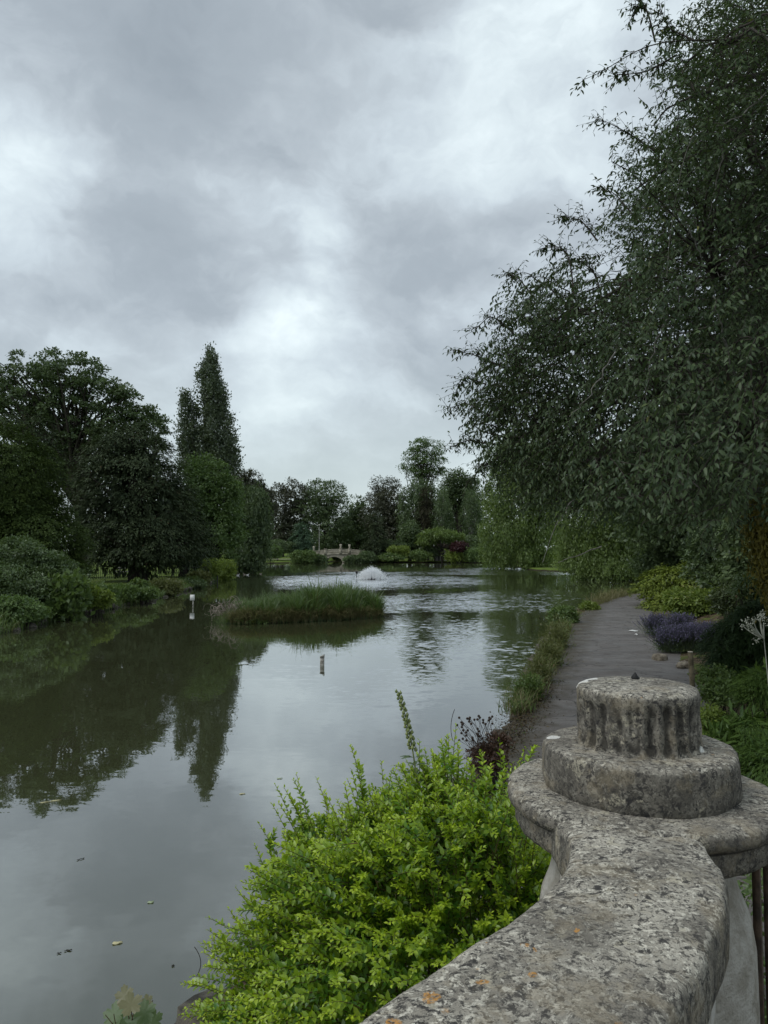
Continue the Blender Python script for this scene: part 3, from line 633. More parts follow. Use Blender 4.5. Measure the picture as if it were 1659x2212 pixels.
bush('shrub', 'bright yellow-green bush at the far tip of the left bank', 'shrub', bp(455, 1240, 70, 20, 16) + bp(480, 1238, 72, 20, 17), brightbank, 260, 28, .45, .22, 'up', seed=61, group=LB, inner=40)
bush('shrub', 'dark shrub trailing into the water below the weeping tree', 'shrub', bp(530, 1215, 92, 36, 20), darkgreen, 260, 26, .6, .3, seed=62, group=LB, inner=50)
r = np.random.default_rng(63); line = resamp(LAKE[34:42][::-1], 400)
nn = 22000; q = line[r.integers(0, 400, nn)]; ofs = np.abs(r.normal(0, .7, nn)); b0 = np.column_stack([q[:, 0] - ofs + .42, q[:, 1] + r.normal(0, .4, nn), np.zeros(nn)]); b0[:, 2] = np.maximum(ground_z(b0[:, :2]), .02) - .03
V, Fc, pf = blades(r, b0, r.uniform(.25, .7, nn), .6, .012)
tag(mesh_obj('bank_grass', V, [Fc], bankgreen, None, np.repeat(r.random(nn), pf)), 'rough tall grass fringing the left bank between the shrubs', 'grass', kind='stuff')

# far bank plants
FB = 'shrubs on the far bank'
def fb(name, label, px, py, Y, rx, ry, mat, seed, n=150, style='broad', cat='shrub'):
    bush(name, label, cat, bp(px, py, Y, rx, ry), mat, n, 24, .7, .38, style, seed=seed, group=FB, inner=25, stems=8)
fb('hedge_bush', 'clipped bright green bush beside the lawn left of the bridge', 586, 1192, 160, 20, 13, midgreen, 71)
fb('shrub', 'large rounded shrub covering the left foot of the bridge', 656, 1204, 166, 24, 14, bankgreen, 72, 200)
fb('shrub', 'rounded shrub close against the left side of the bridge arch', 690, 1209, 168, 12, 8, darkgreen, 73)
fb('shrub', 'low shrub between the bridge arch and the dark broad conifer', 760, 1209, 169, 13, 6, darkgreen, 74)
fb('shrub', 'dark bush at the waterside right of the bridge', 790, 1205, 168, 18, 11, darkgreen, 75)
fb('shrub', 'yellow-green spreading shrub right of the dark broad conifer', 860, 1192, 170, 22, 12, brightbank, 76)
fb('shrub', 'low olive shrub at the water below the umbrella-shaped maple', 905, 1200, 170, 26, 9, bankgreen, 77)
fb('shrub', 'dark shrub in the shade of the umbrella-shaped maple', 930, 1190, 173, 22, 12, darkgreen, 78)
fb('red_shrub', 'dark red rounded shrub by the small white-walled hut', 992, 1183, 167, 16, 11, red, 79)
fb('reed_clump', 'pale green reeds at the water below the red shrub', 985, 1203, 168, 24, 7, brightbank, 80, style='up', cat='reeds')
fb('reed_clump', 'pale green reeds at the water right of the red shrub', 1025, 1200, 166, 20, 8, midgreen, 81, style='up', cat='reeds')
fb('shrub', 'silvery shrub behind the reeds at the right end of the far bank', 1022, 1184, 172, 16, 9, greygreen, 82)
fb('shrub', 'low green shrubbery at the water between the conifer and the maple', 845, 1204, 169, 30, 7, bankgreen, 83)
fb('shrub', 'added dark shrub beyond the bridge that darkens the arch opening', 722, 1202, 202, 26, 14, yew, 85, 300)  # added foliage standing in for the shade under the arch
fb('shrub', 'long dark shrub behind the waterside between the conifer and the yellow-green shrub', 850, 1182, 176, 34, 16, darkgreen, 86, 220)
fb('shrub', 'long dark shrub under the birches behind the red shrub', 1000, 1172, 177, 34, 18, darkgreen, 87, 220)
fb('shrub', 'dark shrub behind the silvery shrub beside the overhanging tree', 1050, 1185, 175, 26, 18, darkgreen, 88, 200)
fb('shrub', 'dark shrub filling the bank between the weeping tree and the clipped bush', 600, 1180, 182, 34, 14, darkgreen, 89, 200)
fb('shrub', 'bright small shrub on the open bank under the overhanging trees on the right', 1180, 1206, 120, 14, 6, brightbank, 84)

# ------------------------------------------------------------------ bridge far away
wst = simple('weathered bridge stone', (.24, .22, .17), (.42, .39, .31), .6, .9, .3, 3)
void = simple('dark damp stone', (.012, .012, .010), (.03, .028, .022), 2, .95)
bx0 = P(722, 1200, 176)[0]; BY = 176.0
br = empty('stone_bridge', (bx0, BY, 0), 'low arched stone footbridge with balustrade across the far end of the pond', 'bridge'); br['_w'] = [float(bx0), BY, 0.]
def deckz(x): return 2.05 - .012 * (x - bx0 - 1.5) ** 2 * (1 if abs(x - bx0) < 12 else 1)
mb = MB(); W2, th = 9.2, 4.2; xs = np.linspace(bx0 - W2, bx0 + W2, 61); ar, ah = 1.95, 1.35
front = []; 
for i in range(60):
    x0, x1 = xs[i], xs[i + 1]
    def low(x): u = (x - bx0) / ar; return math.sqrt(max(0, 1 - u * u)) * ah if abs(u) < 1 else -.8
    a0, a1, t0, t1 = low(x0), low(x1), deckz(x0), deckz(x1)
    vs = [(x0, BY, a0), (x1, BY, a1), (x1, BY, t1), (x0, BY, t0), (x0, BY + th, a0), (x1, BY + th, a1), (x1, BY + th, t1), (x0, BY + th, t0)]
    mb.add(vs, [(0, 1, 2, 3), (5, 4, 7, 6), (3, 2, 6, 7), (1, 0, 4, 5)])
mb.build('arch_wall', wst, br)
mb = MB()
for i in range(15):
    a0, a1 = math.pi * i / 15 + .01, math.pi * (i + 1) / 15 - .01; r0, r1 = 1.0, 1.22
    vs = []
    for yy in (BY - .12, BY + .05):
        for a, q in ((a0, r0), (a1, r0), (a1, r1), (a0, r1)): vs.append((bx0 + ar * q * math.cos(a), yy, ah * q * math.sin(a)))
    mb.add(vs, [(0, 3, 2, 1), (4, 5, 6, 7), (0, 1, 5, 4), (1, 2, 6, 5), (2, 3, 7, 6), (3, 0, 4, 7)])
mb.build('arch_ring', wst, br)
def strip(x0, x1, dz0, dz1, y0, y1, name, n=40):
    mb = MB(); xs = np.linspace(x0, x1, n)
    for a, c_ in zip(xs[:-1], xs[1:]):
        za, zc = deckz(a), deckz(c_)
        vs = [(a, y0, za + dz0), (c_, y0, zc + dz0), (c_, y1, zc + dz0), (a, y1, za + dz0), (a, y0, za + dz1), (c_, y0, zc + dz1), (c_, y1, zc + dz1), (a, y1, za + dz1)]
        mb.add(vs, [(0, 3, 2, 1), (4, 5, 6, 7), (0, 1, 5, 4), (2, 3, 7, 6)])
    mb.build(name, wst, br)
strip(bx0 - W2, bx0 + W2, -.12, .12, BY - .22, BY - .004, 'string_course')
strip(bx0 - W2, bx0 + W2, .98, 1.16, BY - .18, BY + .24, 'coping')
strip(bx0 - W2, bx0 + W2, .12, .28, BY - .12, BY + .18, 'plinth')
mb = MB()
for k_ in range(62):
    x = bx0 - W2 + .15 + k_ * .296
    mb.lathe((x, BY + .03, deckz(x) + .27), [(.06, 0), (.10, .15), (.11, .28), (.06, .42), (.05, .6), (.07, .72)], 6)
ba = mb.build('balusters', wst, br)
strip(bx0 - W2, bx0 + W2, .98, 1.12, BY + th - .3, BY + th, 'far_coping')
strip(bx0 - W2, bx0 + W2, .0, .98, BY + th - .26, BY + th - .04, 'far_parapet')
for px in (678, 703, 736, 755, 788, 640):
    x = P(px, 1200, BY)[0]
    mb = MB(); mb.box((x, BY + .03, deckz(x) + .62), (.62, .5, 1.36)); tall = px in (678, 736, 755)
    mb.box((x, BY + .03, deckz(x) + 1.35), (.78, .66, .12))
    if tall: mb.lathe((x, BY + .03, deckz(x) + 1.41), [(.22, 0), (.16, .12), (.24, .5), (.30, .85), (.2, .9)], 10)
    mb.build('pier', wst, br)
# darkness behind the arch comes from the dark shrub added beyond the inlet

lampx = P(689.5, 1190, 178)
lm = empty('lamp_post', (lampx[0], 178, 1.9), 'tall pale lamp post standing on the far bridge', 'lamp post'); lm['_w'] = [float(lampx[0]), 178., 1.9]
galv = simple('pale painted steel', (.30, .30, .27), (.40, .40, .36), 3, .6)
mb = MB(); zt = P(689.5, 1134, 178)[2]
mb.lathe((lampx[0], 178, 1.9), [(.12, 0), (.11, 1.2), (.07, 1.35), (.05, zt - 2.0), (.04, zt - 1.95)], 8); mb.build('pole', galv, lm)
mb = MB(); mb.box((lampx[0], 178, zt + .02), (.5, .4, .25), 0, .6); mb.build('lantern', galv, lm)

# lawn and path edge left of the bridge
m = simple('pale gravel', (.20, .19, .16), (.30, .28, .24), 2, .95)
pl_ = np.array([(-34, 170), (-28, 173.5), (-22, 176.5), (-19, 178)]); pth = resamp(pl_, 30)
V = np.concatenate([np.column_stack([pth, np.full(30, .78)]), np.column_stack([pth + [.3, 2.2], np.full(30, .86)])]); ii = np.arange(60).reshape(2, 30)
tag(mesh_obj('path', V, [np.stack([ii[0, :-1], ii[0, 1:], ii[1, 1:], ii[1, :-1]], -1)], m), kind='structure')

# small timber-framed hut
hx = P(962, 1185, 176)
hut = empty('timber_hut', (hx[0], 176.5, .6), 'small white-walled timber-framed hut half hidden under the umbrella-shaped maple', 'hut'); hut['_w'] = [float(hx[0]), 176.5, .6]
wh = simple('white limewash', (.5, .5, .48), (.62, .61, .58), 2, .9); tim = simple('black timber', (.02, .018, .015), (.04, .035, .03), 4, .9); tile = simple('brown roof tiles', (.05, .04, .03), (.09, .07, .05), 3, .9)
mb = MB(); mb.box((hx[0], 176.5, 1.9), (5.2, 3, 3.0)); mb.build('wall', wh, hut)
mb = MB()
for dx in (-2.6, -1.6, -.6, .5, 1.6, 2.6): mb.box((hx[0] + dx, 174.96, 1.9), (.28, .14, 3.0))
mb.box((hx[0], 174.92, 1.75), (5.4, .14, .28)); mb.box((hx[0], 174.93, 3.2), (5.4, .12, .3)); mb.build('timber_frame', tim, hut)
mb = MB(); x, y = hx[0], 176.5
mb.add([(x - 3.1, y - 1.9, 3.3), (x + 3.1, y - 1.9, 3.3), (x + 3.1, y + 1.9, 3.3), (x - 3.1, y + 1.9, 3.3), (x - 2.2, y, 4.5), (x + 2.2, y, 4.5)], [(0, 3, 2, 1), (0, 1, 5, 4), (2, 3, 4, 5), (1, 2, 5), (3, 0, 4)]); mb.build('roof', tile, hut)

# ------------------------------------------------------------------ iron fence and picnic table on the left bank
iron = simple('black iron', (.010, .010, .011), (.025, .024, .023), 20, .6, 0)
def fence_run(p0, p1, label, hgt=1.15):
    n = 60; L_ = np.hypot(*(np.array(p1) - p0)); e = empty('iron_fence', (p0[0], p0[1], ground_z(p0)[0]), label, 'fence', 'black iron fences behind the left bank'); e['_w'] = [float(p0[0]), float(p0[1]), float(ground_z(p0)[0])]
    n = int(L_ / .14); xy = resamp(np.array([p0, p1], float), n); gz = ground_z(xy); mb = MB()
    for (x, y), z in zip(xy, gz): mb.box((x, y, z + hgt / 2), (.028, .028, hgt - .06))
    mb.build('bars', iron, e); 
    for h_ in (.14, hgt - .14):
        V, Fc = tube_arrays(np.column_stack([xy, gz + h_]), np.full((n,), .022), 4); mesh_obj('rail', V, [Fc], iron, e)
    for i in (0, n // 2, n - 1):
        mb = MB(); mb.box((xy[i][0], xy[i][1], gz[i] + .68), (.09, .09, 1.4)); mb.lathe((xy[i][0], xy[i][1], gz[i] + 1.37), [(.05, 0), (.07, .05), (.01, .12)], 6); mb.build('post', iron, e)
fy = 62
fence_run((P(193, 1240, fy)[0], fy), (P(300, 1240, fy + 1)[0], fy + 1), 'stretch of black iron railings left of the yew trunk')
fence_run((P(315, 1240, fy + 1)[0], fy + 1), (P(470, 1240, fy + 4)[0], fy + 4), 'stretch of black iron railings from the yew trunk to the bright bush')
tb = P(277, 1238, 69); tz_ = float(ground_z(tb[:2])[0])
pt_ = empty('picnic_table', (tb[0], 69, tz_), 'weathered grey picnic table on the lawn behind the iron railings', 'picnic table'); pt_['_w'] = [float(tb[0]), 69., tz_]
wood = simple('weathered grey wood', (.20, .20, .19), (.33, .33, .31), 8, .85, .2, 30, stretch=(.3, 3, 3))
mb = MB()
for k_ in range(4): mb.box((tb[0], 68.7 + k_ * .2, tz_ + .76), (1.8, .17, .045))
mb.build('tabletop', wood, pt_)
for s_ in (-1, 1):
    mb = MB(); mb.box((tb[0], 69 + s_ * .8, tz_ + .45), (1.8, .26, .05)); mb.build('seat', wood, pt_)
for s_ in (-.65, .65):
    Pt_ = np.array([[(tb[0] + s_, 69 - .85, tz_), (tb[0] + s_, 69 - .3, tz_ + .74)], [(tb[0] + s_, 69 + .85, tz_), (tb[0] + s_, 69 + .3, tz_ + .74)], [(tb[0] + s_, 69 - .85, tz_ + .42), (tb[0] + s_, 69 + .85, tz_ + .42)]])
    V, Fc = tube_arrays(Pt_, np.full((3, 2), .04), 4); mesh_obj('leg', V, [Fc], wood, pt_)
bb = P(253, 1236, 71)
bn = empty('park_bench', (bb[0] , 71.5, tz_), 'pale slatted bench left of the picnic table behind the railings', 'bench'); bn['_w'] = [float(bb[0]), 71.5, tz_]
mb = MB(); [mb.box((bb[0], 71.35 + k_ * .13, tz_ + .45), (1.0, .1, .04)) for k_ in range(4)]; mb.build('seat', wood, bn)
mb = MB(); [mb.box((bb[0], 71.8 + k_ * .03, tz_ + .62 + k_ * .13), (1.0, .03, .1)) for k_ in range(3)]; mb.build('backrest', wood, bn)
for s_ in (-.45, .45):
    mb = MB(); mb.box((bb[0] + s_, 71.35, tz_ + .22), (.06, .06, .44)); mb.box((bb[0] + s_, 71.82, tz_ + .46), (.06, .06, .92)); mb.box((bb[0] + s_, 71.56, tz_ + .64), (.05, .5, .05)); mb.build('leg', wood, bn)

# ------------------------------------------------------------------ reed island
r = np.random.default_rng(90)
xa, xb = G(445, 1352, 0), G(815, 1338, 0)
def isl_x(t): return xa[0] + (xb[0] - xa[0]) * t
def isl(t, s_):          # t along 0..1, s_ across -1..1
    yc = xa[1] + (xb[1] - xa[1]) * t + 2.2; hw = 2.15 * np.sqrt(np.clip(1 - (2 * t - 1) ** 4, 0, 1)) 
    return isl_x(t) + .25 * np.sin(t * 23 + s_ * 2), yc + hw * s_ + .12 * np.sin(t * 31)
T_, S_ = np.meshgrid(np.linspace(0, 1, 60), np.linspace(-1, 1, 14)); ix, iy = isl(T_, S_)
iz = -.25 + .55 * np.sqrt(np.clip(1 - S_ ** 2, 0, 1)) * (1 - (2 * T_ - 1) ** 6) + r.normal(0, .02, ix.shape)
ii = np.arange(ix.size).reshape(ix.shape)
soilm = simple('dark peaty soil', (.018, .016, .010), (.05, .042, .026), 7, .95, .8, 25)
tag(mesh_obj('island', np.column_stack([ix.ravel(), iy.ravel(), iz.ravel()]), [np.stack([ii[:-1, :-1], ii[:-1, 1:], ii[1:, 1:], ii[1:, :-1]], -1).reshape(-1, 4)], soilm, smooth=True), kind='structure')
def island_pts(n, t0, t1, s0, s1):
    t = r.uniform(t0, t1, n); s_ = r.uniform(s0, s1, n); x, y = isl(t, s_); z = -.25 + .55 * np.sqrt(np.clip(1 - s_ ** 2, 0, 1)) * (1 - (2 * t - 1) ** 6)
    return np.column_stack([x, y, z]), t
b0, t = island_pts(19000, .05, 1, -.97, .97)
hh = np.where(t > .42, .86, .66) * r.uniform(.6, 1.25, len(t)) * (1 + .2 * np.sin(t * 26) + .16 * np.sin(t * 61 + b0[:, 1] * 3) + .12 * np.sin(b0[:, 1] * 5)); hh *= np.clip((t + .12) * 4, .5, 1) * np.where(r.random(len(t)) < .05, 1.3, 1)
V, Fc, pf = blades(r, b0, hh, np.where(t > .55, .42, .7), np.where(t > .55, .019, .008), 6)
tag(mesh_obj('reed_bed', V, [Fc], reedm, None, np.repeat(r.random(len(t)), pf)), 'dense arching green reeds and grass covering the island in the pond', 'reeds', kind='stuff')
b0, t = island_pts(6500, .10, .98, -1.0, -.8); b0[:, 2] += .26
V, Fc, pf = blades(r, b0, r.uniform(.25, .55, len(t)), 1.25, .009, 6); V[:, 2] = np.maximum(V[:, 2] - .05, -.03)
tag(mesh_obj('dead_grass', V, [Fc], drygrass, None, np.repeat(r.random(len(t)) * .9, pf)), 'brown withered grass hanging over the front edge of the island', 'grass', kind='stuff')
b0, t = island_pts(90, .62, .98, -.3, .9)
V, Fc, pf = blades(r, b0, r.uniform(1.2, 1.75, len(t)), .25, .004, 6)
tag(mesh_obj('seeding_grass', V, [Fc], drygrass, None, np.repeat(r.random(len(t)), pf)), 'tall thin seeding grass stalks rising above the right half of the island', 'grass', kind='stuff')
# brushwood heap
hp = np.array([*isl(.05, -.55), .1]); n = 170
az = r.uniform(-3.4, .3, n); el = r.uniform(-.2, .9, n); Ln = r.uniform(.3, .95, n)
dv = np.stack([np.cos(az) * np.cos(el), np.sin(az) * np.cos(el) * .8, np.sin(el) * .8], 1); st = hp + r.normal(0, 1, (n, 3)) * [.32, .2, .14] + [.25, .1, .2]
Pb = bez(st, st + dv * Ln[:, None] * .75, r.normal(0, .10, (n, 3)) + [0, 0, .14], 7); Pb[:, -1, 2] -= .08; Pb[:, :, 2] = np.maximum(Pb[:, :, 2], -.02)
V, Fc = tube_arrays(Pb, np.full(n, .011)[:, None] * np.linspace(1.1, .35, 7)[None] * r.uniform(.5, 1.5, n)[:, None], 4)
tag(mesh_obj('brushwood_heap', V, [Fc], twigm, None), 'tangled heap of bleached bare twigs at the left tip of the reed island', 'dead branches')
c0 = np.array([*isl(.29, -1.02), .02]); b0 = c0 + r.normal(0, .07, (34, 3)) * [1, 1, .1]
V, Fc, pf = blades(r, b0, r.uniform(.35, .6, 34), .9, .016, 6)
tag(mesh_obj('iris_clump', V, [Fc], leafmat('yellow iris', (.14, .17, .03), (.26, .26, .05), None, .3, .03), None, np.repeat(r.random(34), pf)), 'small clump of yellow-green sword leaves at the front foot of the reed island', 'iris')
bush('weed_clump', 'dark leafy weeds low on the front left of the reed island', 'weeds', [(isl(.2, -.9)[0], isl(.2, -.9)[1], .12, .7, .3, .22)], bankgreen, 60, 22, .12, .08, seed=92, zb=.02, stems=6)

# ------------------------------------------------------------------ fountain
fc = G(803, 1252, 0); r = np.random.default_rng(95)
fo = empty('fountain', (fc[0], fc[1], 0), 'floating fountain throwing a low white spray behind the reed island', 'fountain'); fo['_w'] = [float(q) for q in fc]
m, d = newmat('water spray')
finish(d, d.n('ShaderNodeMixShader', {0: .3, 1: d.n('ShaderNodeBsdfDiffuse', {0: (.92, .94, .95, 1)}).outputs[0], 2: d.n('ShaderNodeBsdfTranslucent', {0: (.95, .97, 1, 1)}).outputs[0]}).outputs[0]); spraym = m
n = 13000; az = (r.integers(0, 26, n) + r.normal(0, .16, n)) * (6.283 / 26); sp = r.beta(2.2, 1.3, n); el_v = 4.45 - 1.25 * sp + r.normal(0, .3, n); hv = sp * 2.35; tt = r.random(n) ** .75 * (2 * el_v / 9.81)
x = fc[0] + np.cos(az) * hv * tt; y = fc[1] + np.sin(az) * hv * tt; z = .12 + el_v * tt - 4.905 * tt ** 2 + r.normal(0, .03, n); z = np.maximum(z, .02)
vel = np.stack([np.cos(az) * hv, np.sin(az) * hv, el_v - 9.81 * tt], 1)
V, Fc, pf = leaf_arrays(np.stack([x, y, z], 1) + r.normal(0, .03, (n, 3)), vel, r.normal(size=(n, 3)), r.uniform(.05, .13, n), r.uniform(.018, .045, n), 'quad', .2)
tag(mesh_obj('spray', V, [Fc], spraym, fo), kind='stuff')
mb = MB(); mb.lathe((fc[0], fc[1], .02), [(.45, -.12), (.5, 0), (.42, .08), (.12, .12), (.10, .16)], 20); mb.build('float', iron, fo)
for dx in (-1.45, .85):
    mb = MB(); mb.box((fc[0] + dx, fc[1] - .3, .22), (.05, .05, .75)); mb.build('leg', iron, fo)
mb = MB(); mb.lathe((fc[0] - 1.45, fc[1] - .3, .58), [(.04, 0), (.10, .05), (.11, .18), (.06, .26)], 10); mb.build('lamp', iron, fo)

# ------------------------------------------------------------------ signs and posts in the water
white = simple('white paint', (.55, .56, .54), (.68, .68, .66), 6, .7); dirtyw = simple('grimy white', (.16, .15, .13), (.42, .41, .37), 14, .9)
s0 = G(417, 1311, 0)
sg = empty('water_sign', (s0[0], s0[1], 0), 'small blank white board on a thin post in the water left of the reed island', 'sign'); sg['_w'] = [float(q) for q in s0]
mb = MB(); mb.box((s0[0], s0[1], .1), (.05, .05, .9)); mb.build('post', dirtyw, sg)
mb = MB(); mb.box((s0[0] - .03, s0[1] - .045, .47), (.22, .03, .28)); mb.build('board', white, sg)
s1 = G(696, 1437, 0)
mk = empty('depth_marker', (s1[0], s1[1], 0), 'short pale slanting-topped marker post standing alone in open water in front of the reed island', 'marker post'); mk['_w'] = [float(q) for q in s1]
mb = MB(); mb.box((s1[0], s1[1], .0), (.10, .07, .38)); mb.build('post', dirtyw, mk)
mb = MB(); mb.add(np.array([(-.055, -.045, .19), (.055, -.045, .19), (.055, .045, .19), (-.055, .045, .19), (-.055, -.045, .21), (.055, -.045, .27), (.055, .045, .27), (-.055, .045, .21)]) + [s1[0], s1[1], 0], [(0, 3, 2, 1), (4, 5, 6, 7), (0, 1, 5, 4), (1, 2, 6, 5), (2, 3, 7, 6), (3, 0, 4, 7)]); mb.build('cap', dirtyw, mk)

# ------------------------------------------------------------------ birds
feather = simple('white feathers', (.55, .55, .53), (.70, .70, .68), 5, .8); gfe = simple('grey brown feathers', (.16, .14, .12), (.30, .27, .24), 9, .8); bill = simple('orange bill', (.4, .15, .02), (.5, .2, .03), 5, .6)
def swimmer(px, py, label, mat, s_=1., rz=0.):
    c_ = G(px, py, 0); e = empty('water_bird', c_, label, 'bird', 'birds swimming near the left bank'); e['_w'] = [float(q) for q in c_]
    ca, sa = math.cos(rz), math.sin(rz)
    def tr(pts): pts = np.array(pts, float) * s_; q = pts.copy(); q[:, 0] = pts[:, 0] * ca - pts[:, 1] * sa; q[:, 1] = pts[:, 0] * sa + pts[:, 1] * ca; return q + c_
    body = tr([(-.34, 0, .14), (-.26, 0, .10), (-.12, 0, .07), (.05, 0, .07), (.17, 0, .10), (.22, 0, .19), (.24, 0, .30), (.28, 0, .35), (.34, 0, .33)])
    V, Fc = tube_arrays(body, np.array([.01, .06, .12, .13, .09, .045, .04, .055, .02]) * s_, 8)
    mesh_obj('body', V, [Fc], mat, e, smooth=True)
    V, Fc = tube_arrays(tr([(.33, 0, .34), (.38, 0, .325), (.42, 0, .31)]), np.array([.022, .018, .004]) * s_, 5); mesh_obj('bill', V, [Fc], bill, e)
swimmer(514, 1243.5, 'white water bird furthest left of the birds swimming by the left bank', feather, 0.59, .3)
swimmer(528, 1241.5, 'greyish water bird swimming second from the left by the left bank', gfe, 0.56, 2.8)
swimmer(535, 1242.5, 'white water bird swimming third from the left by the left bank', feather, 0.53, .1)
swimmer(563, 1240.5, 'small brownish water bird swimming alone right of the others', gfe, 0.50, .4)
gp = P(854, 1073, 110); gu = empty('flying_gull', gp, 'gull in flight with raised wings in front of the dark far-bank trees', 'gull'); gu['_w'] = [float(q) for q in gp]
V, Fc = tube_arrays(gp + np.array([(-.26, 0, -.06), (-.14, 0, -.04), (0, 0, 0), (.14, 0, .03), (.22, 0, .05)]), np.array([.02, .06, .075, .05, .015]), 8); mesh_obj('body', V, [Fc], feather, gu, smooth=True)
for s_, z2 in ((-1, .30), (1, .42)):
    mb = MB(); w_ = [(0, .10), (.28, .13), (.5, .10), (.72, .01)]; vs = []
    for i, (q, hw) in enumerate(w_):
        zz_ = z2 * math.sin(q / .72 * 1.9) * .9
        vs += [(q * .55 * s_ - .1 * q + hw, s_ * q * .75, zz_), (q * .55 * s_ - .1 * q - hw, s_ * q * .75, zz_), (q * .55 * s_ - .1 * q, s_ * q * .75, zz_ + .02)]
    fs = []
    for i in range(3): a = i * 3; fs += [(a, a + 3, a + 5, a + 2), (a + 2, a + 5, a + 4, a + 1), (a + 1, a + 4, a + 3, a)]
    mb.add(np.array(vs) + gp, fs); mb.build('wing', gfe if s_ < 0 else feather, gu)

# ------------------------------------------------------------------ foreground parapet, pier and railing
CZ = CAMZ - .665
AX = np.array([.712, 2.10])
marks1 = [(*G(1270, 1465, 2.424), .034), (*G(1500, 1622, 2.262), .021), (*G(1375, 1668, 2.262), .016), (*G(1195, 1592, 2.262), .02), (*(G(1252, 1470, 2.424)), .03)]
PW = (.10, 1.20, .3); pw_ = PW
spots = [(*[float(t) for t in G(x, y, CZ + .006)], q) for x, y, q in [(928, 2150, .017), (1041, 2121, .010), (1243, 2007, .007), (1135, 2038, .007), (1150, 2047, .006), (1033, 2084, .006), (1148, 2106, .009), (1050, 2030, .005), (850, 2205, .012)]]
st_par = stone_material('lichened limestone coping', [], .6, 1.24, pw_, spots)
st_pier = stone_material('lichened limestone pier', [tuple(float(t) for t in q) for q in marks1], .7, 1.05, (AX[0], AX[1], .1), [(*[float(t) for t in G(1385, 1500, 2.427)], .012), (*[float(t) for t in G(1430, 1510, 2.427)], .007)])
st_clean = simple('pale washed limestone', (.26, .24, .20), (.42, .40, .36), 14, .9, .5, 90, detail=8)
Lp = np.array([(.42, 1.93), (.425, 1.80), (.422, 1.70), (.385, 1.61), (.333, 1.513), (.253, 1.415), (.181, 1.335), (.052, 1.20), (-.075, 1.065), (-.27, .85), (-.65, .44), (-1.3, -.22), (-2.3, -1.25)])
Rp = np.array([(.75, 1.93), (.738, 1.78), (.728, 1.66), (.722, 1.60), (.702, 1.535), (.665, 1.455), (.612, 1.372), (.513, 1.222), (.400, 1.077), (.21, .85), (-.14, .44), (-.75, -.22), (-1.75, -1.25)])
def sm(p, n=150, it=8):
    q = resamp(p, n)
    for _ in range(it): q[1:-1] = (q[:-2] + q[1:-1] * 2 + q[2:]) / 4
    return q
L2 = sm(Lp); R2 = sm(Rp)
prof = [(.10, -.115), (.012, -.112), (.002, -.10), (.0, -.045), (.008, -.022), (.026, -.007), (.06, -.001), (.14, .003), (.25, .005), (.38, .006), (.5, .006), (.62, .006), (.75, .005), (.86, .003), (.94, -.001), (.974, -.007), (.992, -.022), (1, -.045), (.998, -.10), (.988, -.112), (.90, -.115)]
prof = np.array(prof)
t = prof[:, 0][None, :, None]; xy = L2[:, None] * (1 - t) + R2[:, None] * t
zz_ = np.broadcast_to(CZ + prof[:, 1][None], xy.shape[:2]).copy()
rr = np.random.default_rng(3)
wob = .0016 * np.sin(xy[..., 0] * 31 + xy[..., 1] * 17) + .0016 * np.sin(xy[..., 1] * 43 - xy[..., 0] * 23) + .0008 * np.sin(xy[..., 0] * 97 + xy[..., 1] * 71)
zz_ += wob; nP = len(prof)
edge_ = (np.abs(prof[:, 0] - .5) > .44)[None, :]; xy = xy + (edge_ * (.003 * np.sin(xy[..., 1] * 37) + .0015 * np.sin(xy[..., 1] * 111)))[..., None]
V = np.concatenate([xy, zz_[..., None]], -1).reshape(-1, 3); ii = np.arange(150 * nP).reshape(150, nP)
Fc = np.stack([ii[:-1, :-1], ii[1:, :-1], ii[1:, 1:], ii[:-1, 1:]], -1).reshape(-1, 4)
pp = empty('stone_parapet', PW, 'lichen-spotted stone parapet curving in from the bottom of the picture to the round pier', 'parapet'); pp['_w'] = list(PW)
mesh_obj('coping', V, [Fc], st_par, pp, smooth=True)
mb = MB()
for a, c_ in ((.09, .91),):
    wl = L2 * (1 - a) + R2 * a; wr = L2 * (1 - c_) + R2 * c_; k_ = 150
    V = np.concatenate([np.column_stack([wl, np.full(k_, .1)]), np.column_stack([wl, np.full(k_, CZ - .11)]), np.column_stack([wr, np.full(k_, CZ - .11)]), np.column_stack([wr, np.full(k_, .1)])])
    i4 = np.arange(4 * k_).reshape(4, k_)
    Fc = np.concatenate([np.stack([i4[q, :-1], i4[q + 1, :-1], i4[q + 1, 1:], i4[q, 1:]], -1) for q in range(3)])
mesh_obj('wall', V, [Fc], st_clean, pp)

def rough(seed, a1=.003, fl=0, nfl=24, zlo=0, zhi=1):
    g = np.random.default_rng(seed); ph = g.uniform(0, 6.28, 8)
    def f(r_, z, a):
        w_ = a1 * (math.sin(3 * a + ph[0]) + .7 * math.sin(7 * a + ph[1] + z * 30) + .5 * math.sin(13 * a + ph[2] - z * 60) + .35 * math.sin(29 * a + ph[3] + z * 90) + .3 * math.sin(41 * a + ph[4]))
        if fl and zlo < z < zhi: w_ -= fl * abs(math.sin(a * nfl / 2)) ** 1.1 * min(1, (zhi - z) / .02, (z - zlo) / .008) * (.7 + .3 * math.sin(5 * a + ph[5]))
        return r_ + w_ * (r_ / .2)
    return f
pr = empty('stone_pier', (AX[0], AX[1], .1), 'round stone pier with a broad moulded cap and a broken fluted column stub on top', 'pier'); pr['_w'] = [float(AX[0]), float(AX[1]), .1]
c3 = (AX[0], AX[1], 0)
mb = MB(); mb.lathe(c3, [(.30, .1), (.29, 1.2), (.286, 1.62), (.284, 1.76), (.272, 1.84), (.248, 1.90), (.232, 1.96), (.235, 2.03)], 64, rough(1, .001), cap=False); mb.build('shaft', st_clean, pr, smooth=True)
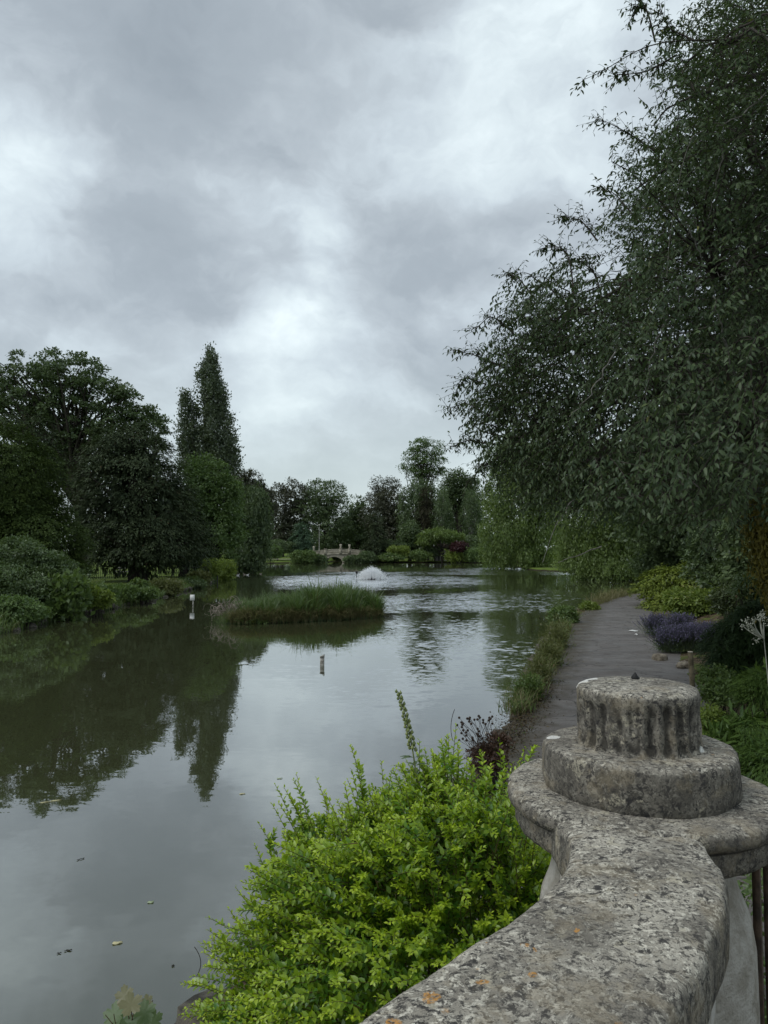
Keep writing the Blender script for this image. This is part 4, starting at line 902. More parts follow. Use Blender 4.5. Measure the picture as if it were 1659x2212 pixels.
mb = MB(); mb.lathe(c3, [(.20, 2.025), (.30, 2.022), (.335, 2.03), (.342, 2.042), (.344, 2.085), (.340, 2.092), (.352, 2.096), (.364, 2.104), (.368, 2.118), (.366, 2.132), (.358, 2.141), (.34, 2.145), (.30, 2.1465), (.2, 2.147)], 120, rough(2, .0016)); mb.build('pier_cap', st_pier, pr, smooth=True)
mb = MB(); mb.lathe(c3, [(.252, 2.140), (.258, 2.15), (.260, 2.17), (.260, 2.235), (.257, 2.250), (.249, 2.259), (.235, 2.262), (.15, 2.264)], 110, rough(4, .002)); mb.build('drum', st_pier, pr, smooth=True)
zs = [2.258, 2.262, 2.275] + list(np.linspace(2.285, 2.385, 8)) + [2.395, 2.403]
prof_ = [(.176, 2.256), (.171, 2.266), (.167, 2.276)] + [(.164 + .001 * math.sin(i), z) for i, z in enumerate(np.linspace(2.284, 2.390, 9))] + [(.165, 2.396), (.164, 2.408), (.159, 2.418), (.149, 2.423), (.12, 2.4255), (.06, 2.427)]
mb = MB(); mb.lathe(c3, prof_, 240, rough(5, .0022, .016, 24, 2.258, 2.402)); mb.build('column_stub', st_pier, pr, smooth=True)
ip = G(1372, 1466, 2.427); mb = MB(); mb.lathe((ip[0], ip[1], 2.422), [(.009, 0), (.010, .008), (.006, .014), (.003, .022), (.001, .024)], 7, lambda r_, z, a: r_ * (1 + .4 * math.sin(2 * a + z * 200))); mb.build('iron_pin', iron, pr)

# railing to the right of the pier
rust = simple('rust brown painted steel', (.035, .024, .016), (.085, .055, .035), 22, .7, .3, 60)
redwood = simple('red brown handrail wood', (.16, .07, .05), (.26, .13, .095), 9, .6, .2, 60, stretch=(1, .4, 1))
p0 = np.array([1.005, 2.06]); dvr = norm(np.array([[.70, .86]]))[0]
rl = empty('metal_railing', (p0[0], p0[1], 1.0), 'brown vertical-barred railing with a red-brown handrail right of the stone pier', 'railing'); rl['_w'] = [float(p0[0]), float(p0[1]), 1.0]
for k_ in range(17):
    q = p0 + dvr * (.03 + k_ * .125); mb = MB(); mb.box((q[0], q[1], 1.47), (.019, .019, 1.02), math.atan2(dvr[1], dvr[0])); mb.build('bar', rust, rl)
for z in (.965, 1.992): 
    V, Fc = tube_arrays(np.array([[*p0, z], [*(p0 + dvr * 2.1), z]]), np.array([.018, .018]), 4); mesh_obj('rail', V, [Fc], rust, rl)
for q in (2.1,):
    qq = p0 + dvr * q; mb = MB(); mb.box((qq[0], qq[1], 1.14), (.045, .045, 1.72), math.atan2(dvr[1], dvr[0])); mb.build('post', rust, rl)
s0_ = p0 + dvr * .12; s1_ = p0 + dvr * 2.2; nrm = np.array([-dvr[1], dvr[0]]) * .035
mb = MB(); mb.add([(*(s0_ - nrm), 2.012), (*(s1_ - nrm), 2.012), (*(s1_ + nrm), 2.012), (*(s0_ + nrm), 2.012), (*(s0_ - nrm * .8), 2.05), (*(s1_ - nrm * .8), 2.05), (*(s1_ + nrm * .8), 2.05), (*(s0_ + nrm * .8), 2.05)], [(0, 3, 2, 1), (4, 5, 6, 7), (0, 1, 5, 4), (1, 2, 6, 5), (2, 3, 7, 6), (3, 0, 4, 7)]); mb.build('handrail', redwood, rl)
# bridge deck under the camera
dk = [(.62, 1.72), (1.25, 1.62), (1.6, 1.0), (1.6, -4), (-5.0, -4), (-2.1, -1.25), (-.4, .45), (.2, 1.15)]
mb = MB(); nD = len(dk); mb.add([(x, y, .2) for x, y in dk] + [(x, y, 1.2) for x, y in dk], [tuple(range(nD, 2 * nD))[::-1]] + [(i, (i + 1) % nD, nD + (i + 1) % nD, nD + i) for i in range(nD)])
tag(mb.build('bridge_deck', simple('deck paving', (.10, .095, .085), (.2, .19, .17), 5, .9, .3, 30)), kind='structure')

# ------------------------------------------------------------------ bright bush below the parapet
r = np.random.default_rng(123)
BC = np.array([.17, 3.05, .98]); BR = np.array([.90, .86, .85])
n = 2100
u = norm(r.normal(size=(n, 3)) * [1, 1, 1.0]); u[:, 2] = np.where(u[:, 2] < -.55, -u[:, 2], u[:, 2]); u = norm(u)
lump = 1 + .09 * np.sin(u[:, 0] * 6 + 1) * np.cos(u[:, 2] * 7) + .07 * np.sin(u[:, 1] * 9 + u[:, 2] * 5) + r.normal(0, .03, n)
sh = r.uniform(.62, .98, n); Ls = r.uniform(.16, .34, n)
tip = BC + u * BR * (lump * (.80 + .2 * sh))[:, None]
dirn = norm(u * [1, 1, .35] + np.array([-.22, 0, .30]) + r.normal(0, .2, (n, 3)))
basep = tip - dirn * Ls[:, None]
# long shoots that break the outline
sp_ = [(451, 1982, 3.2), (454, 2024, 3.0), (421, 2117, 3.0), (511, 1916, 3.2), (541, 1889, 3.3), (564, 1778, 3.3), (592, 1742, 3.3), (643, 1676, 3.4), (685, 1682, 3.4), (763, 1616, 3.4), (751, 1676, 3.3), (820, 1640, 3.4), (910, 1604, 3.3), (991, 1562, 3.3),
       (967, 1586, 3.4), (1075, 1592, 3.1), (1195, 1592, 2.75), (1140, 1612, 2.9), (1110, 1640, 3.0), (1040, 1640, 3.2), (870, 1650, 3.3), (700, 1720, 3.2), (620, 1800, 3.1), (540, 1950, 3.0), (480, 2060, 2.9), (440, 2180, 2.8), (1165, 1650, 2.8), (935, 1630, 3.4), (600, 1700, 3.4), (500, 1990, 3.3)]
tp = np.array([P(*q) for q in sp_]); du = norm(tp - BC); d2 = norm(du * [.8, .8, .9] + [0, 0, .25]); tp2 = tp + r.normal(0, .012, tp.shape)
extra_t = []; extra_b = []
for q, dd in zip(tp2, d2):
    for j in range(4):
        o = r.normal(0, .035, 3) * (j > 0); ln = .42 * (1 - .14 * j); extra_t.append(q + o - dd * .06 * j); extra_b.append(q + o * 1.6 - dd * ln - np.array([0, 0, .05]))
tip = np.concatenate([tip, extra_t]); basep = np.concatenate([basep, extra_b])
ok = (np.hypot(tip[:, 0] - AX[0], tip[:, 1] - AX[1]) > .385) | (tip[:, 2] < 1.98)
ok &= (np.hypot(tip[:, 0] - AX[0], tip[:, 1] - AX[1]) > .31)
# stay on the pond side of the wall
wd = (tip[:, 0] - .33) * .78 - (tip[:, 1] - 1.6) * .62; ok &= (tip[:, 1] > 1.75) & (tip[:, 2] > .5)
tip = tip[ok]; basep = basep[ok]; n = len(tip)
axis_ = tip - basep; Ls = np.linalg.norm(axis_, axis=1); bend = np.column_stack([np.zeros(n), np.zeros(n), Ls * .06]) + r.normal(0, .012, (n, 3))
k = 7; Pb = bez(basep, tip, bend, k)
bs = empty('golden_bush', (BC[0], BC[1], .33), 'large bright yellow-green bush with small leaves below the curving parapet', 'bush'); bs['_w'] = [float(BC[0]), float(BC[1]), .33]
stem_m = simple('green brown stem', (.06, .055, .02), (.14, .12, .04), 20, .8)
mains = bez(np.tile([BC[0], BC[1], .30], (60, 1)) + r.normal(0, .06, (60, 3)) * [1, 1, 0], basep[r.choice(n, 60, replace=False)], r.normal(0, .05, (60, 3)), 7)
V1, F1 = tube_arrays(Pb, np.linspace(.0022, .0009, k)[None] * np.ones((n, 1)), 4); V2, F2 = tube_arrays(mains, np.linspace(.010, .003, 7)[None] * np.ones((60, 1)), 5)
mesh_obj('stems', np.concatenate([V1, V2]), [F1, F2 + len(V1)], stem_m, bs)
nl = 30; tl = np.linspace(.10, 1.0, nl)[None, :] + r.uniform(-.012, .012, (n, nl)); tl = np.clip(tl, 0, 1)
tt = tl[..., None]; Cc = basep[:, None] * (1 - tt) + tip[:, None] * tt + bend[:, None] * (4 * tt * (1 - tt))
D = norm(axis_)[:, None] + bend[:, None] * 4 * (1 - 2 * tt) / Ls[:, None, None]; D = norm(D)
ref = np.broadcast_to(np.array([0, 0, 1.]), D.shape); S = norm(np.cross(D, ref)); U = np.cross(S, D)
ph = (np.arange(nl) * 2.4)[None, :] + r.uniform(0, 6.28, (n, 1)) + r.normal(0, .25, (n, nl))
rad_ = S * np.cos(ph)[..., None] + U * (np.sin(ph) * .8 + .15)[..., None]
A = norm(D * (.55 + .9 * np.clip(tt - .75, 0, 1) * 4 * .5) + rad_ * .85 + [0, 0, .1]); N = norm(U * .55 + D * .35 - rad_ * .2 + [0, 0, .55] + r.normal(0, .2, A.shape))
Lf = (.0300 * (1 - .5 * np.clip((tl - .72) / .28, 0, 1)) * r.uniform(.75, 1.2, (n, nl)))
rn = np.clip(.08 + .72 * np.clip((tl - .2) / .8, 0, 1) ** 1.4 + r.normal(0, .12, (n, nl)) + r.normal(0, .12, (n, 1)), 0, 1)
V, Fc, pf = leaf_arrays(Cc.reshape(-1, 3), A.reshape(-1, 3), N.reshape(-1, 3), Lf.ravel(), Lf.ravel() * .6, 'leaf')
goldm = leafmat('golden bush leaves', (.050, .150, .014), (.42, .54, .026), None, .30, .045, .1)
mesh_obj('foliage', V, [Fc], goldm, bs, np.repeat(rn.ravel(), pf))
# shaded inner leaves of the same bush
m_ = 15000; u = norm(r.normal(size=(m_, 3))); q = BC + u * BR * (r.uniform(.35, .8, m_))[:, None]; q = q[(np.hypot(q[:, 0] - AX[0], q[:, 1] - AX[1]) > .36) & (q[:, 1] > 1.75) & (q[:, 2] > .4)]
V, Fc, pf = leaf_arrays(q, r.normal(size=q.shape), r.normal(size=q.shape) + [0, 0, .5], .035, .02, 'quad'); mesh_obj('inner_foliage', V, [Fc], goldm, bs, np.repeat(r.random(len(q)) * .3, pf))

# seed spike rising out of the bush
a0, a1 = P(900, 1690, 3.25), P(860, 1494, 3.25)
sk = empty('seed_spike', a0, 'single tall foxglove-like spike of round green seed pods rising out of the bright bush', 'flower spike'); sk['_w'] = [float(q) for q in a0]
cur = bez(a0[None], a1[None], np.array([[.012, 0, 0]]), 12)[0]; V, Fc = tube_arrays(cur, np.linspace(.0045, .002, 12), 6)
podm = simple('grey green pods', (.12, .16, .05), (.24, .27, .11), 60, .7); mesh_obj('stem', V, [Fc], podm, sk, smooth=True)
mb = MB()
for i in range(44):
    t_ = .36 + .64 * i / 43; c_ = np.array([np.interp(t_, np.linspace(0, 1, 12), cur[:, j]) for j in range(3)]); a = i * 2.4; rr_ = .0085 * (1.05 - .35 * t_) + .001
    c_ = c_ + np.array([math.cos(a), math.sin(a), 0]) * .0135 * (1.25 - .6 * t_)
    mb.lathe(c_, [(rr_ * .4, -rr_ * .9), (rr_ * .95, -rr_ * .3), (rr_ * .9, rr_ * .3), (rr_ * .4, rr_ * .95), (.0006, rr_ * 1.7)], 7)
mb.build('seed_pods', podm, sk, smooth=True)
nlv = 12; cl = np.array([cur[int(q)] for q in r.uniform(0, 4, nlv)]); az = r.uniform(0, 6.28, nlv)
V, Fc, pf = leaf_arrays(cl, np.stack([np.cos(az), np.sin(az), np.full(nlv, .25)], 1), np.tile([0, 0, 1.], (nlv, 1)), r.uniform(.05, .08, nlv), r.uniform(.018, .026, nlv), 'leaf'); mesh_obj('leaves', V, [Fc], leafmat('grey leaves', (.10, .15, .07), (.17, .23, .11)), sk, np.repeat(r.random(nlv), pf))

# ------------------------------------------------------------------ near overhanging tree on the right
r = np.random.default_rng(321)
SIL = np.array([(1690, -60), (1500, -40), (1452, 20), (1420, 70), (1405, 130), (1392, 160), (1410, 215), (1385, 250), (1350, 285), (1315, 330), (1322, 390), (1296, 440), (1262, 500), (1236, 540), (1205, 570), (1165, 572), (1120, 600), (1078, 625), (1045, 655), (1062, 700), (1035, 725), (1010, 785), (988, 850), (972, 890), (985, 955), (1005, 1005), (1040, 1060), (1055, 1100), (1100, 1120), (1160, 1150), (1260, 1160), (1330, 1150), (1450, 1180), (1520, 1215), (1600, 1150), (1800, 1100), (1800, -60)], float)
TB = np.array([9.6, 12.6, float(ground_z([(9.6, 12.6)])[0])])
ht = empty('overhanging_tree', TB, 'huge dark tree whose drooping leafy branches fill the upper right of the picture', 'tree'); ht['_w'] = [float(q) for q in TB]
def in_sil(n):
    out = []
    while sum(map(len, out)) < n:
        q = r.uniform([960, -60], [1800, 1260], (n * 2, 2)); k_ = inside(q, SIL)
        q = q[k_]; e_ = seg_dist(q, SIL, True); keep = r.random(len(q)) < np.clip(.30 + e_ / 110, 0, 1)
        # thinner spot: notch of sky between the two lobes
        nd = np.hypot((q[:, 0] - 1288) / 44, (q[:, 1] - 572) / 52); keep &= ~((nd < 1) & (r.random(len(q)) < .97)); keep &= ~((nd < 1.45) & (r.random(len(q)) < .6))
        lob = np.sin(q[:, 0] * .021 + 1.5 * np.sin(q[:, 1] * .013)) * np.sin(q[:, 1] * .024 + q[:, 0] * .006); keep &= r.random(len(q)) < np.clip(.85 + .4 * lob, .45, 1)
        out.append(q[keep])
    return np.concatenate(out)[:n]
nT = 8200; px = in_sil(nT)
hw = .5 + 3.6 * ssm(px[:, 0], 960, 1420); Yc = 11.4 - 1.4 * ssm(px[:, 1], 500, 1150) * ssm(px[:, 0], 1100, 1500)
Yv = Yc + r.uniform(-1, 1, nT) * hw; Yv = np.where(px[:, 0] < 1200, np.clip(Yv, 9.6, 14), np.clip(Yv, 6.2, 15.5))
dx = (px[:, 0] - 829.5) / F; dv_ = (1106 - px[:, 1]) / F; dy = math.cos(TH) - dv_ * math.sin(TH); dz = math.sin(TH) + dv_ * math.cos(TH)
tips = np.stack([dx / dy * Yv, Yv, CAMZ + dz / dy * Yv], 1)
cc = np.array([8.6, 12., 6.2]); outw = norm((tips - cc) * [1, .9, .55])
droop = np.clip((7.5 - tips[:, 2]) / 6, -.2, 1)[:, None]
dirn = norm(outw * .9 + np.array([0, 0, -.15]) - droop * [0, 0, .45] + r.normal(0, .38, (nT, 3)))
Ls = r.uniform(.35, .8, nT); bs_ = tips - dirn * Ls[:, None]
bend = np.column_stack([np.zeros((nT, 2)), Ls * r.uniform(.04, .16, nT)])
def leafy(bs_, tips, bend, nl, L0, spread=.8):
    n = len(bs_); tl = np.linspace(.15, 1., nl)[None] + r.uniform(-.03, .03, (n, nl)); tt = np.clip(tl, 0, 1)[..., None]
    Cc = bs_[:, None] * (1 - tt) + tips[:, None] * tt + bend[:, None] * (4 * tt * (1 - tt)); ax_ = tips - bs_; Ln = np.linalg.norm(ax_, axis=1)[:, None, None]
    D = norm(norm(ax_)[:, None] + bend[:, None] * 4 * (1 - 2 * tt) / Ln); S = norm(np.cross(D, [0, 0, 1.])); sgn = np.where(np.arange(nl) % 2 == 0, 1, -1)[None, :, None]
    A = norm(D * .55 + S * sgn * spread + np.array([0, 0, -.55]) + r.normal(0, .28, D.shape)); N = norm(np.array([0, 0, .9]) + D * .3 + r.normal(0, .35, D.shape))
    L = L0 * r.uniform(.65, 1.2, (n, nl)) * (1 - .25 * tt[..., 0])
    return Cc.reshape(-1, 3), A.reshape(-1, 3), N.reshape(-1, 3), L.ravel()
parts_ = [leafy(bs_, tips, bend, 11, .098)]
# long sprays that leave the crown
def longspray(pts, Y0, Y1, sub):
    pts = np.array([P(x, y, Y0 + (Y1 - Y0) * i / (len(pts) - 1)) for i, (x, y) in enumerate(pts)]); q = resamp(pts, 14)
    for _ in range(2): q[1:-1] = (q[:-2] + 2 * q[1:-1] + q[2:]) / 4
    return q
sprays = [longspray(p_, a, c_, 0) for p_, a, c_ in [
    ([(1662, 92), (1537, 86), (1415, 90), (1357, 117), (1298, 160), (1262, 172)], 8.6, 9.6), ([(1415, 90), (1400, 27), (1385, 5), (1372, 25)], 9.2, 9.3), ([(1500, 88), (1440, 60), (1425, 10)], 8.9, 9.2), ([(1460, 120), (1400, 155), (1360, 160), (1330, 162)], 9.2, 9.5),
    ([(1420, 330), (1357, 288), (1307, 261), (1286, 257)], 10, 10.2), ([(1290, 520), (1255, 475), (1218, 468)], 10.4, 10.8), ([(1240, 640), (1232, 560), (1215, 535), (1180, 530)], 10.2, 10.6), ([(1150, 640), (1120, 600), (1098, 592)], 10.8, 11.2), ([(1110, 720), (1060, 680), (1025, 712)], 11, 11.2),
    ([(1080, 790), (1020, 765), (988, 760)], 11, 11.3), ([(1060, 900), (1010, 870), (966, 882)], 11, 11.4), ([(1060, 960), (1010, 950), (975, 965)], 11, 11.4), ([(1090, 980), (1040, 1010), (1010, 1042)], 11, 11.2), ([(1310, 700), (1290, 590), (1250, 562), (1285, 555)], 10, 10.4), ([(1050, 830), (1005, 815), (985, 845)], 11.2, 11.5), ([(1380, 480), (1330, 420), (1292, 400)], 10, 10.5)]]
for q in sprays:
    nn = 34; ix_ = r.integers(2, 14, nn); bp_ = q[ix_] + r.normal(0, .02, (nn, 3)); loc = norm(q[np.minimum(ix_ + 1, 13)] - q[np.maximum(ix_ - 1, 0)])
    tp_ = bp_ + norm(loc * .8 + r.normal(0, .6, (nn, 3)) + [0, 0, .05]) * r.uniform(.12, .32, nn)[:, None]
    parts_.append(leafy(bp_, tp_, np.zeros((nn, 3)), 4, .085)); bs_ = np.concatenate([bs_, bp_]); tips = np.concatenate([tips, tp_]); bend = np.concatenate([bend, np.zeros((nn, 3))])
C, A, N, L = [np.concatenate([p_[i] for p_ in parts_]) for i in range(4)]
V, Fc, pf = leaf_arrays(C, A, N, L, L * .42, 'leaf')
herom = leafmat('overhanging tree leaves', (.028, .050, .023), (.088, .122, .054), (.16, .17, .05), .18, .018, .5)
mesh_obj('crown', V, [Fc], herom, ht, np.repeat(np.clip(r.random(len(C)) * .93 + (r.random(len(C)) < .004) * .2, 0, 1), pf))
# shaded leaves deeper in the crown
mi = 26000; pq = in_sil(mi); e_ = seg_dist(pq, SIL, True); kk = e_ > 60 + 50 * r.random(mi); pq = pq[kk]; Yi = r.uniform(10.8, 15.8, len(pq))
dx = (pq[:, 0] - 829.5) / F; dv_ = (1106 - pq[:, 1]) / F; dy = math.cos(TH) - dv_ * math.sin(TH); dz = math.sin(TH) + dv_ * math.cos(TH)
q = np.stack([dx / dy * Yi, Yi, CAMZ + dz / dy * Yi], 1); V, Fc, pf = leaf_arrays(q, r.normal(size=q.shape) + [0, 0, -.6], r.normal(size=q.shape) + [0, 0, .8], r.uniform(.10, .17, len(q)), r.uniform(.04, .07, len(q)))
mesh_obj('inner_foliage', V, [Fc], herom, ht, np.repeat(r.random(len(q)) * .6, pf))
# wood: trunk, limbs, branches and twigs
mb = MB(); tk = np.array([TB - [0, 0, .2], TB + [-.1, .1, 1.5], TB + [-.3, 0, 3.2], TB + [-.4, -.1, 5.5], TB + [-.3, .1, 8.0], TB + [0, .2, 10.5]]); V, Fc = tube_arrays(resamp(tk, 16), np.linspace(.42, .10, 16), 10); mb.add(V, [tuple(q) for q in Fc])
lt = np.array([P(*q) for q in [(1120, 800, 11.5), (1100, 950, 11.2), (1250, 680, 10.8), (1360, 420, 10.5), (1450, 230, 9.8), (1560, 90, 9.0), (1300, 1000, 9.8), (1480, 1080, 8.2), (1600, 950, 7.8), (1550, 600, 9.0), (1420, 850, 9.4), (1200, 1080, 11.0), (1620, 350, 9.5), (1350, 620, 12.5), (1250, 880, 13), (1500, 760, 13.5)]])
f = np.linspace(.25, .95, len(lt)); f = np.interp(np.argsort(np.argsort(lt[:, 2])), np.arange(len(lt)), np.linspace(.22, .92, len(lt)))
ls = np.stack([np.interp(f, np.linspace(0, 1, 16), resamp(tk, 16)[:, i]) for i in range(3)], 1)
limb = bez(ls, lt, np.column_stack([r.normal(0, .2, len(lt)), r.normal(0, .3, len(lt)), np.full(len(lt), .45)]), 16)
limb[:, 1:-1] += np.cumsum(r.normal(0, .045, (len(lt), 14, 3)), axis=1) * np.sin(np.linspace(0, math.pi, 14))[None, :, None]
V, Fc = tube_arrays(limb, np.linspace(.11, .012, 16)[None] * np.ones((len(lt), 1)), 7); mb.add(V, [tuple(q) for q in Fc])
LP_ = limb[:, 4:].reshape(-1, 3); nb_ = 520; ch = r.choice(nT, nb_, replace=False); tg_ = bs_[ch]
dd = np.linalg.norm(tg_[:, None] - LP_[None], axis=2) + r.random((nb_, len(LP_))) * .5; st_ = LP_[dd.argmin(1)]
br_ = bez(st_, tg_, np.column_stack([r.normal(0, .12, (nb_, 2)), r.uniform(0, .3, nb_)]), 9); br_[:, 1:-1] += r.normal(0, .02, (nb_, 7, 3))
V, Fc = tube_arrays(br_, np.linspace(.018, .005, 9)[None] * r.uniform(.5, 1.2, (nb_, 1)), 5); mb.add(V, [tuple(q) for q in Fc])
for q in sprays:
    V, Fc = tube_arrays(q, np.linspace(.014, .003, 14), 5); mb.add(V, [tuple(z) for z in Fc])
mb.build('trunk', bark_dark, ht, smooth=True)
V, Fc = tube_arrays(bez(bs_, tips, bend, 5), np.linspace(.0045, .0015, 5)[None] * np.ones((len(bs_), 1)), 3); mesh_obj('twigs', V, [Fc], bark_dark, ht)
# pale bare hanging stems
hs = [[(1655, 200), (1590, 260), (1500, 290), (1462, 330), (1450, 420), (1462, 520), (1440, 600)], [(1560, 320), (1545, 400), (1530, 470)], [(1540, 640), (1560, 720), (1580, 800)], [(1440, 690), (1412, 760), (1395, 850), (1390, 930)], [(1560, 730), (1590, 820), (1600, 900)], [(1330, 760), (1260, 870), (1230, 900)], [(1240, 1080), (1205, 1120), (1185, 1180), (1172, 1215)], [(1300, 1180), (1250, 1200), (1205, 1215)], [(1480, 480), (1520, 560), (1500, 640)], [(1600, 560), (1570, 600), (1545, 590)]]
Pb = np.array([longspray(p_, 7.6 if i not in (6, 7) else 9.5, 7.9 if i not in (6, 7) else 9.6, 0) for i, p_ in enumerate(hs)]); Pb[:, 1:-1] += r.normal(0, .012, (len(hs), 12, 3))
for q in Pb:
    V, Fc = tube_arrays(q, np.linspace(.009, .003, 14), 5); mesh_obj('bare_stem', V, [Fc], simple('pale bark stem', (.10, .095, .085), (.24, .23, .21), 30, .9), ht)

# ------------------------------------------------------------------ planting right of the path
juniper = leafmat('golden juniper', (.050, .080, .014), (.20, .24, .035), None, .15, .02)
juniperg = leafmat('green juniper', (.022, .052, .013), (.105, .165, .034), None, .15, .02)
juniperd = leafmat('dark juniper', (.018, .038, .015), (.060, .095, .034), None, .12, .02)
thuja = leafmat('golden thuja', (.055, .055, .012), (.22, .19, .035), None, .15, .02)
RB = 'shrubs in the bed right of the path'
bush('juniper', 'spreading golden-green juniper leaning over the far end of the path', 'juniper', bp(1450, 1258, 33, 58, 34) + bp(1520, 1250, 33, 70, 40) + bp(1415, 1265, 33, 34, 20) + bp(1430, 1300, 31, 30, 22), juniper, 520, 34, .45, .15, 'conifer', seed=201, group=RB, inner=60)
yb = bush('flowering_shrub', 'shrub dotted with pale yellow flower heads beside the golden-green juniper', 'shrub', bp(1495, 1303, 25, 48, 26) + bp(1550, 1300, 25, 34, 26), brightbank, 260, 30, .28, .11, seed=202, group=RB, inner=40)
r = np.random.default_rng(203); bl = bp(1495, 1298, 25, 50, 28); cen, od = pick(r, bl, 90, .95); cen = cen[cen[:, 2] > bl[0][2] - .1] + [0, -.08, .06]
pym = leafmat('pale yellow petals', (.50, .50, .18), (.70, .68, .32), None, .2)
for q in cen[:60]:
    V, Fc, pf = leaf_arrays(np.repeat(q[None], 6, 0), np.stack([np.cos(np.arange(6)), np.sin(np.arange(6)), np.full(6, .15)], 1), np.tile([0, 0, 1.], (6, 1)), .055, .04)
    mesh_obj('flower_head', V, [Fc], pym, yb, r.random(6))
bush('shrub', 'dark broadleaf shrubbery behind the flowering shrub under the trees', 'shrub', bp(1580, 1200, 27, 90, 70) + bp(1650, 1180, 24, 80, 90) + bp(1570, 1260, 26, 50, 40), darkgreen, 700, 32, .4, .16, seed=204, group=RB, inner=140)
bush('shrub', 'loose green shrub with reddish young leaves right of the flowering shrub', 'shrub', bp(1600, 1300, 20, 55, 32), leafmat('reddish shrub', (.03, .05, .018), (.09, .11, .04), (.20, .06, .03), .2, .03), 240, 30, .25, .09, seed=205, group=RB, inner=40)
bush('shrub', 'silvery-leaved low shrub at the right edge above the dark juniper', 'shrub', bp(1625, 1275, 15, 36, 26), greygreen, 160, 28, .18, .06, seed=206, group=RB)
bush('juniper', 'dark green juniper right of the lavender', 'juniper', bp(1600, 1385, 13, 62, 50) + bp(1650, 1350, 12.5, 60, 60) + bp(1580, 1430, 12.5, 40, 30), juniperd, 800, 50, .2, .07, 'conifer', seed=207, group=RB, inner=120, wide=.5)
bush('juniper', 'bright green feathery juniper nearest the stone pier', 'juniper', bp(1620, 1600, 7.6, 85, 55) + bp(1560, 1625, 7.4, 50, 42) + bp(1680, 1660, 7, 90, 60), juniperg, 620, 60, .20, .05, 'conifer', seed=208, group=RB, inner=160, wide=.42)
bush('juniper', 'small tuft of bright green juniper at the right edge above the feathery one', 'juniper', bp(1655, 1478, 8.4, 48, 30), juniperg, 300, 60, .13, .045, 'conifer', seed=209, group=RB, inner=30, wide=.42)
bush('ground_cover', 'low dark leafy plants on the earth behind the wooden stake', 'plants', bp(1570, 1495, 10.5, 50, 22) + bp(1548, 1462, 11, 30, 14), bankgreen, 200, 26, .14, .05, seed=210, group=RB)
bush('ground_cover', 'yellow-green low plants between the column stub and the bright green juniper', 'plants', bp(1530, 1560, 7.8, 30, 26) + bp(1520, 1620, 7.4, 30, 22), brightbank, 160, 26, .10, .035, seed=211, group=RB)
bush('ivy_bush', 'leafy green growth below the railing right of the pier', 'shrub', [(2.1, 3.5, .75, .9, .9, .5), (1.5, 3.0, .55, .6, .6, .35), (2.9, 4.2, .8, .7, .8, .5)], midgreen, 420, 30, .13, .045, seed=212, group=RB, inner=60, kind='leaf')
# lavender
r = np.random.default_rng(220)
lc = [G(1448, 1405, .4), G(1490, 1400, .45), G(1420, 1370, .4), G(1530, 1395, .5), G(1470, 1370, .5)]
lv = empty('lavender', lc[0], 'lavender bush in purple flower spilling over the edge of the path', 'lavender'); lv['_w'] = [float(q) for q in lc[0]]
n = 2600; ci = r.integers(0, 5, n); c_ = np.array(lc)[ci] + r.normal(0, .12, (n, 3)) * [1, 1, .1]; az = r.uniform(0, 6.28, n); sp = np.abs(r.normal(0, .55, n))
dv2 = norm(np.stack([np.cos(az) * sp, np.sin(az) * sp, np.ones(n)], 1) + [-.12, -.1, 0]); Ls = r.uniform(.35, .62, n)
tipl = c_ + dv2 * Ls[:, None]; Pb = bez(c_, tipl, np.zeros((n, 3)), 3); V, Fc = tube_arrays(Pb, np.full((n, 3), .0035), 3)
mesh_obj('stems', V, [Fc], leafmat('lavender stems', (.05, .07, .045), (.12, .15, .10)), lv, np.repeat(r.random(n), 6))
fl = np.repeat(tipl, 7, 0) - np.repeat(dv2, 7, 0) * np.tile(np.linspace(0, .13, 7), n)[:, None]
V, Fc, pf = leaf_arrays(fl, r.normal(size=fl.shape) * .8 + np.repeat(dv2, 7, 0), r.normal(size=fl.shape), .030, .018)
mesh_obj('flowers', V, [Fc], leafmat('lavender flowers', (.095, .08, .16), (.23, .20, .36), None, .2), lv, np.repeat(r.random(len(fl)), pf))
q = c_[r.integers(0, n, 7000)] + r.normal(0, .13, (7000, 3)); q[:, 2] = np.abs(q[:, 2] - .35) + .38
V, Fc, pf = leaf_arrays(q, r.normal(size=q.shape) + [0, 0, 1.2], r.normal(size=q.shape), .07, .012); mesh_obj('leaves', V, [Fc], greygreen, lv, np.repeat(r.random(len(q)), pf))
# golden thuja at the right edge
tree('thuja_tree', 'golden-brown thuja with feathery hanging sprays at the right edge', 'conifer', (P(1760, 1200, 10.5)[0], 10.5, 0), B(10.5, (1735, 1090, 100, 120), (1700, 1170, 60, 80), (1760, 1000, 90, 90)), thuja, bark_dark, n=1100, per=34, cr=.28, leaf=.075, style='drape', shell=.8, inner=120, seed=222, trunk_r=.12, limbs=20)
# stake
sg0 = P(1499, 1560, 8.6); stk = empty('wooden_stake', (sg0[0], sg0[1], .3), 'slightly leaning round wooden stake standing behind the column stub', 'stake'); stk['_w'] = [float(sg0[0]), float(sg0[1]), .3]
Yk = float(sg0[1]); a_, b_ = P(1506, 1580, Yk), P(1491, 1408, Yk); a_[2] = .2
V, Fc = tube_arrays(np.array([a_, (a_ + b_) / 2, b_ - (b_ - a_) * .004]), np.array([.030, .030, .029]), 10); mesh_obj('pole', V, [Fc], simple('mossy wood', (.05, .042, .025), (.13, .11, .07), 14, .9, .3, 60), stk, smooth=True)
mb = MB(); mb.lathe(b_, [(.029, -.004), (.030, .002), (.025, .006)], 10); mb.build('top', simple('pale end grain', (.30, .27, .22), (.42, .39, .33), 30, .9), stk)
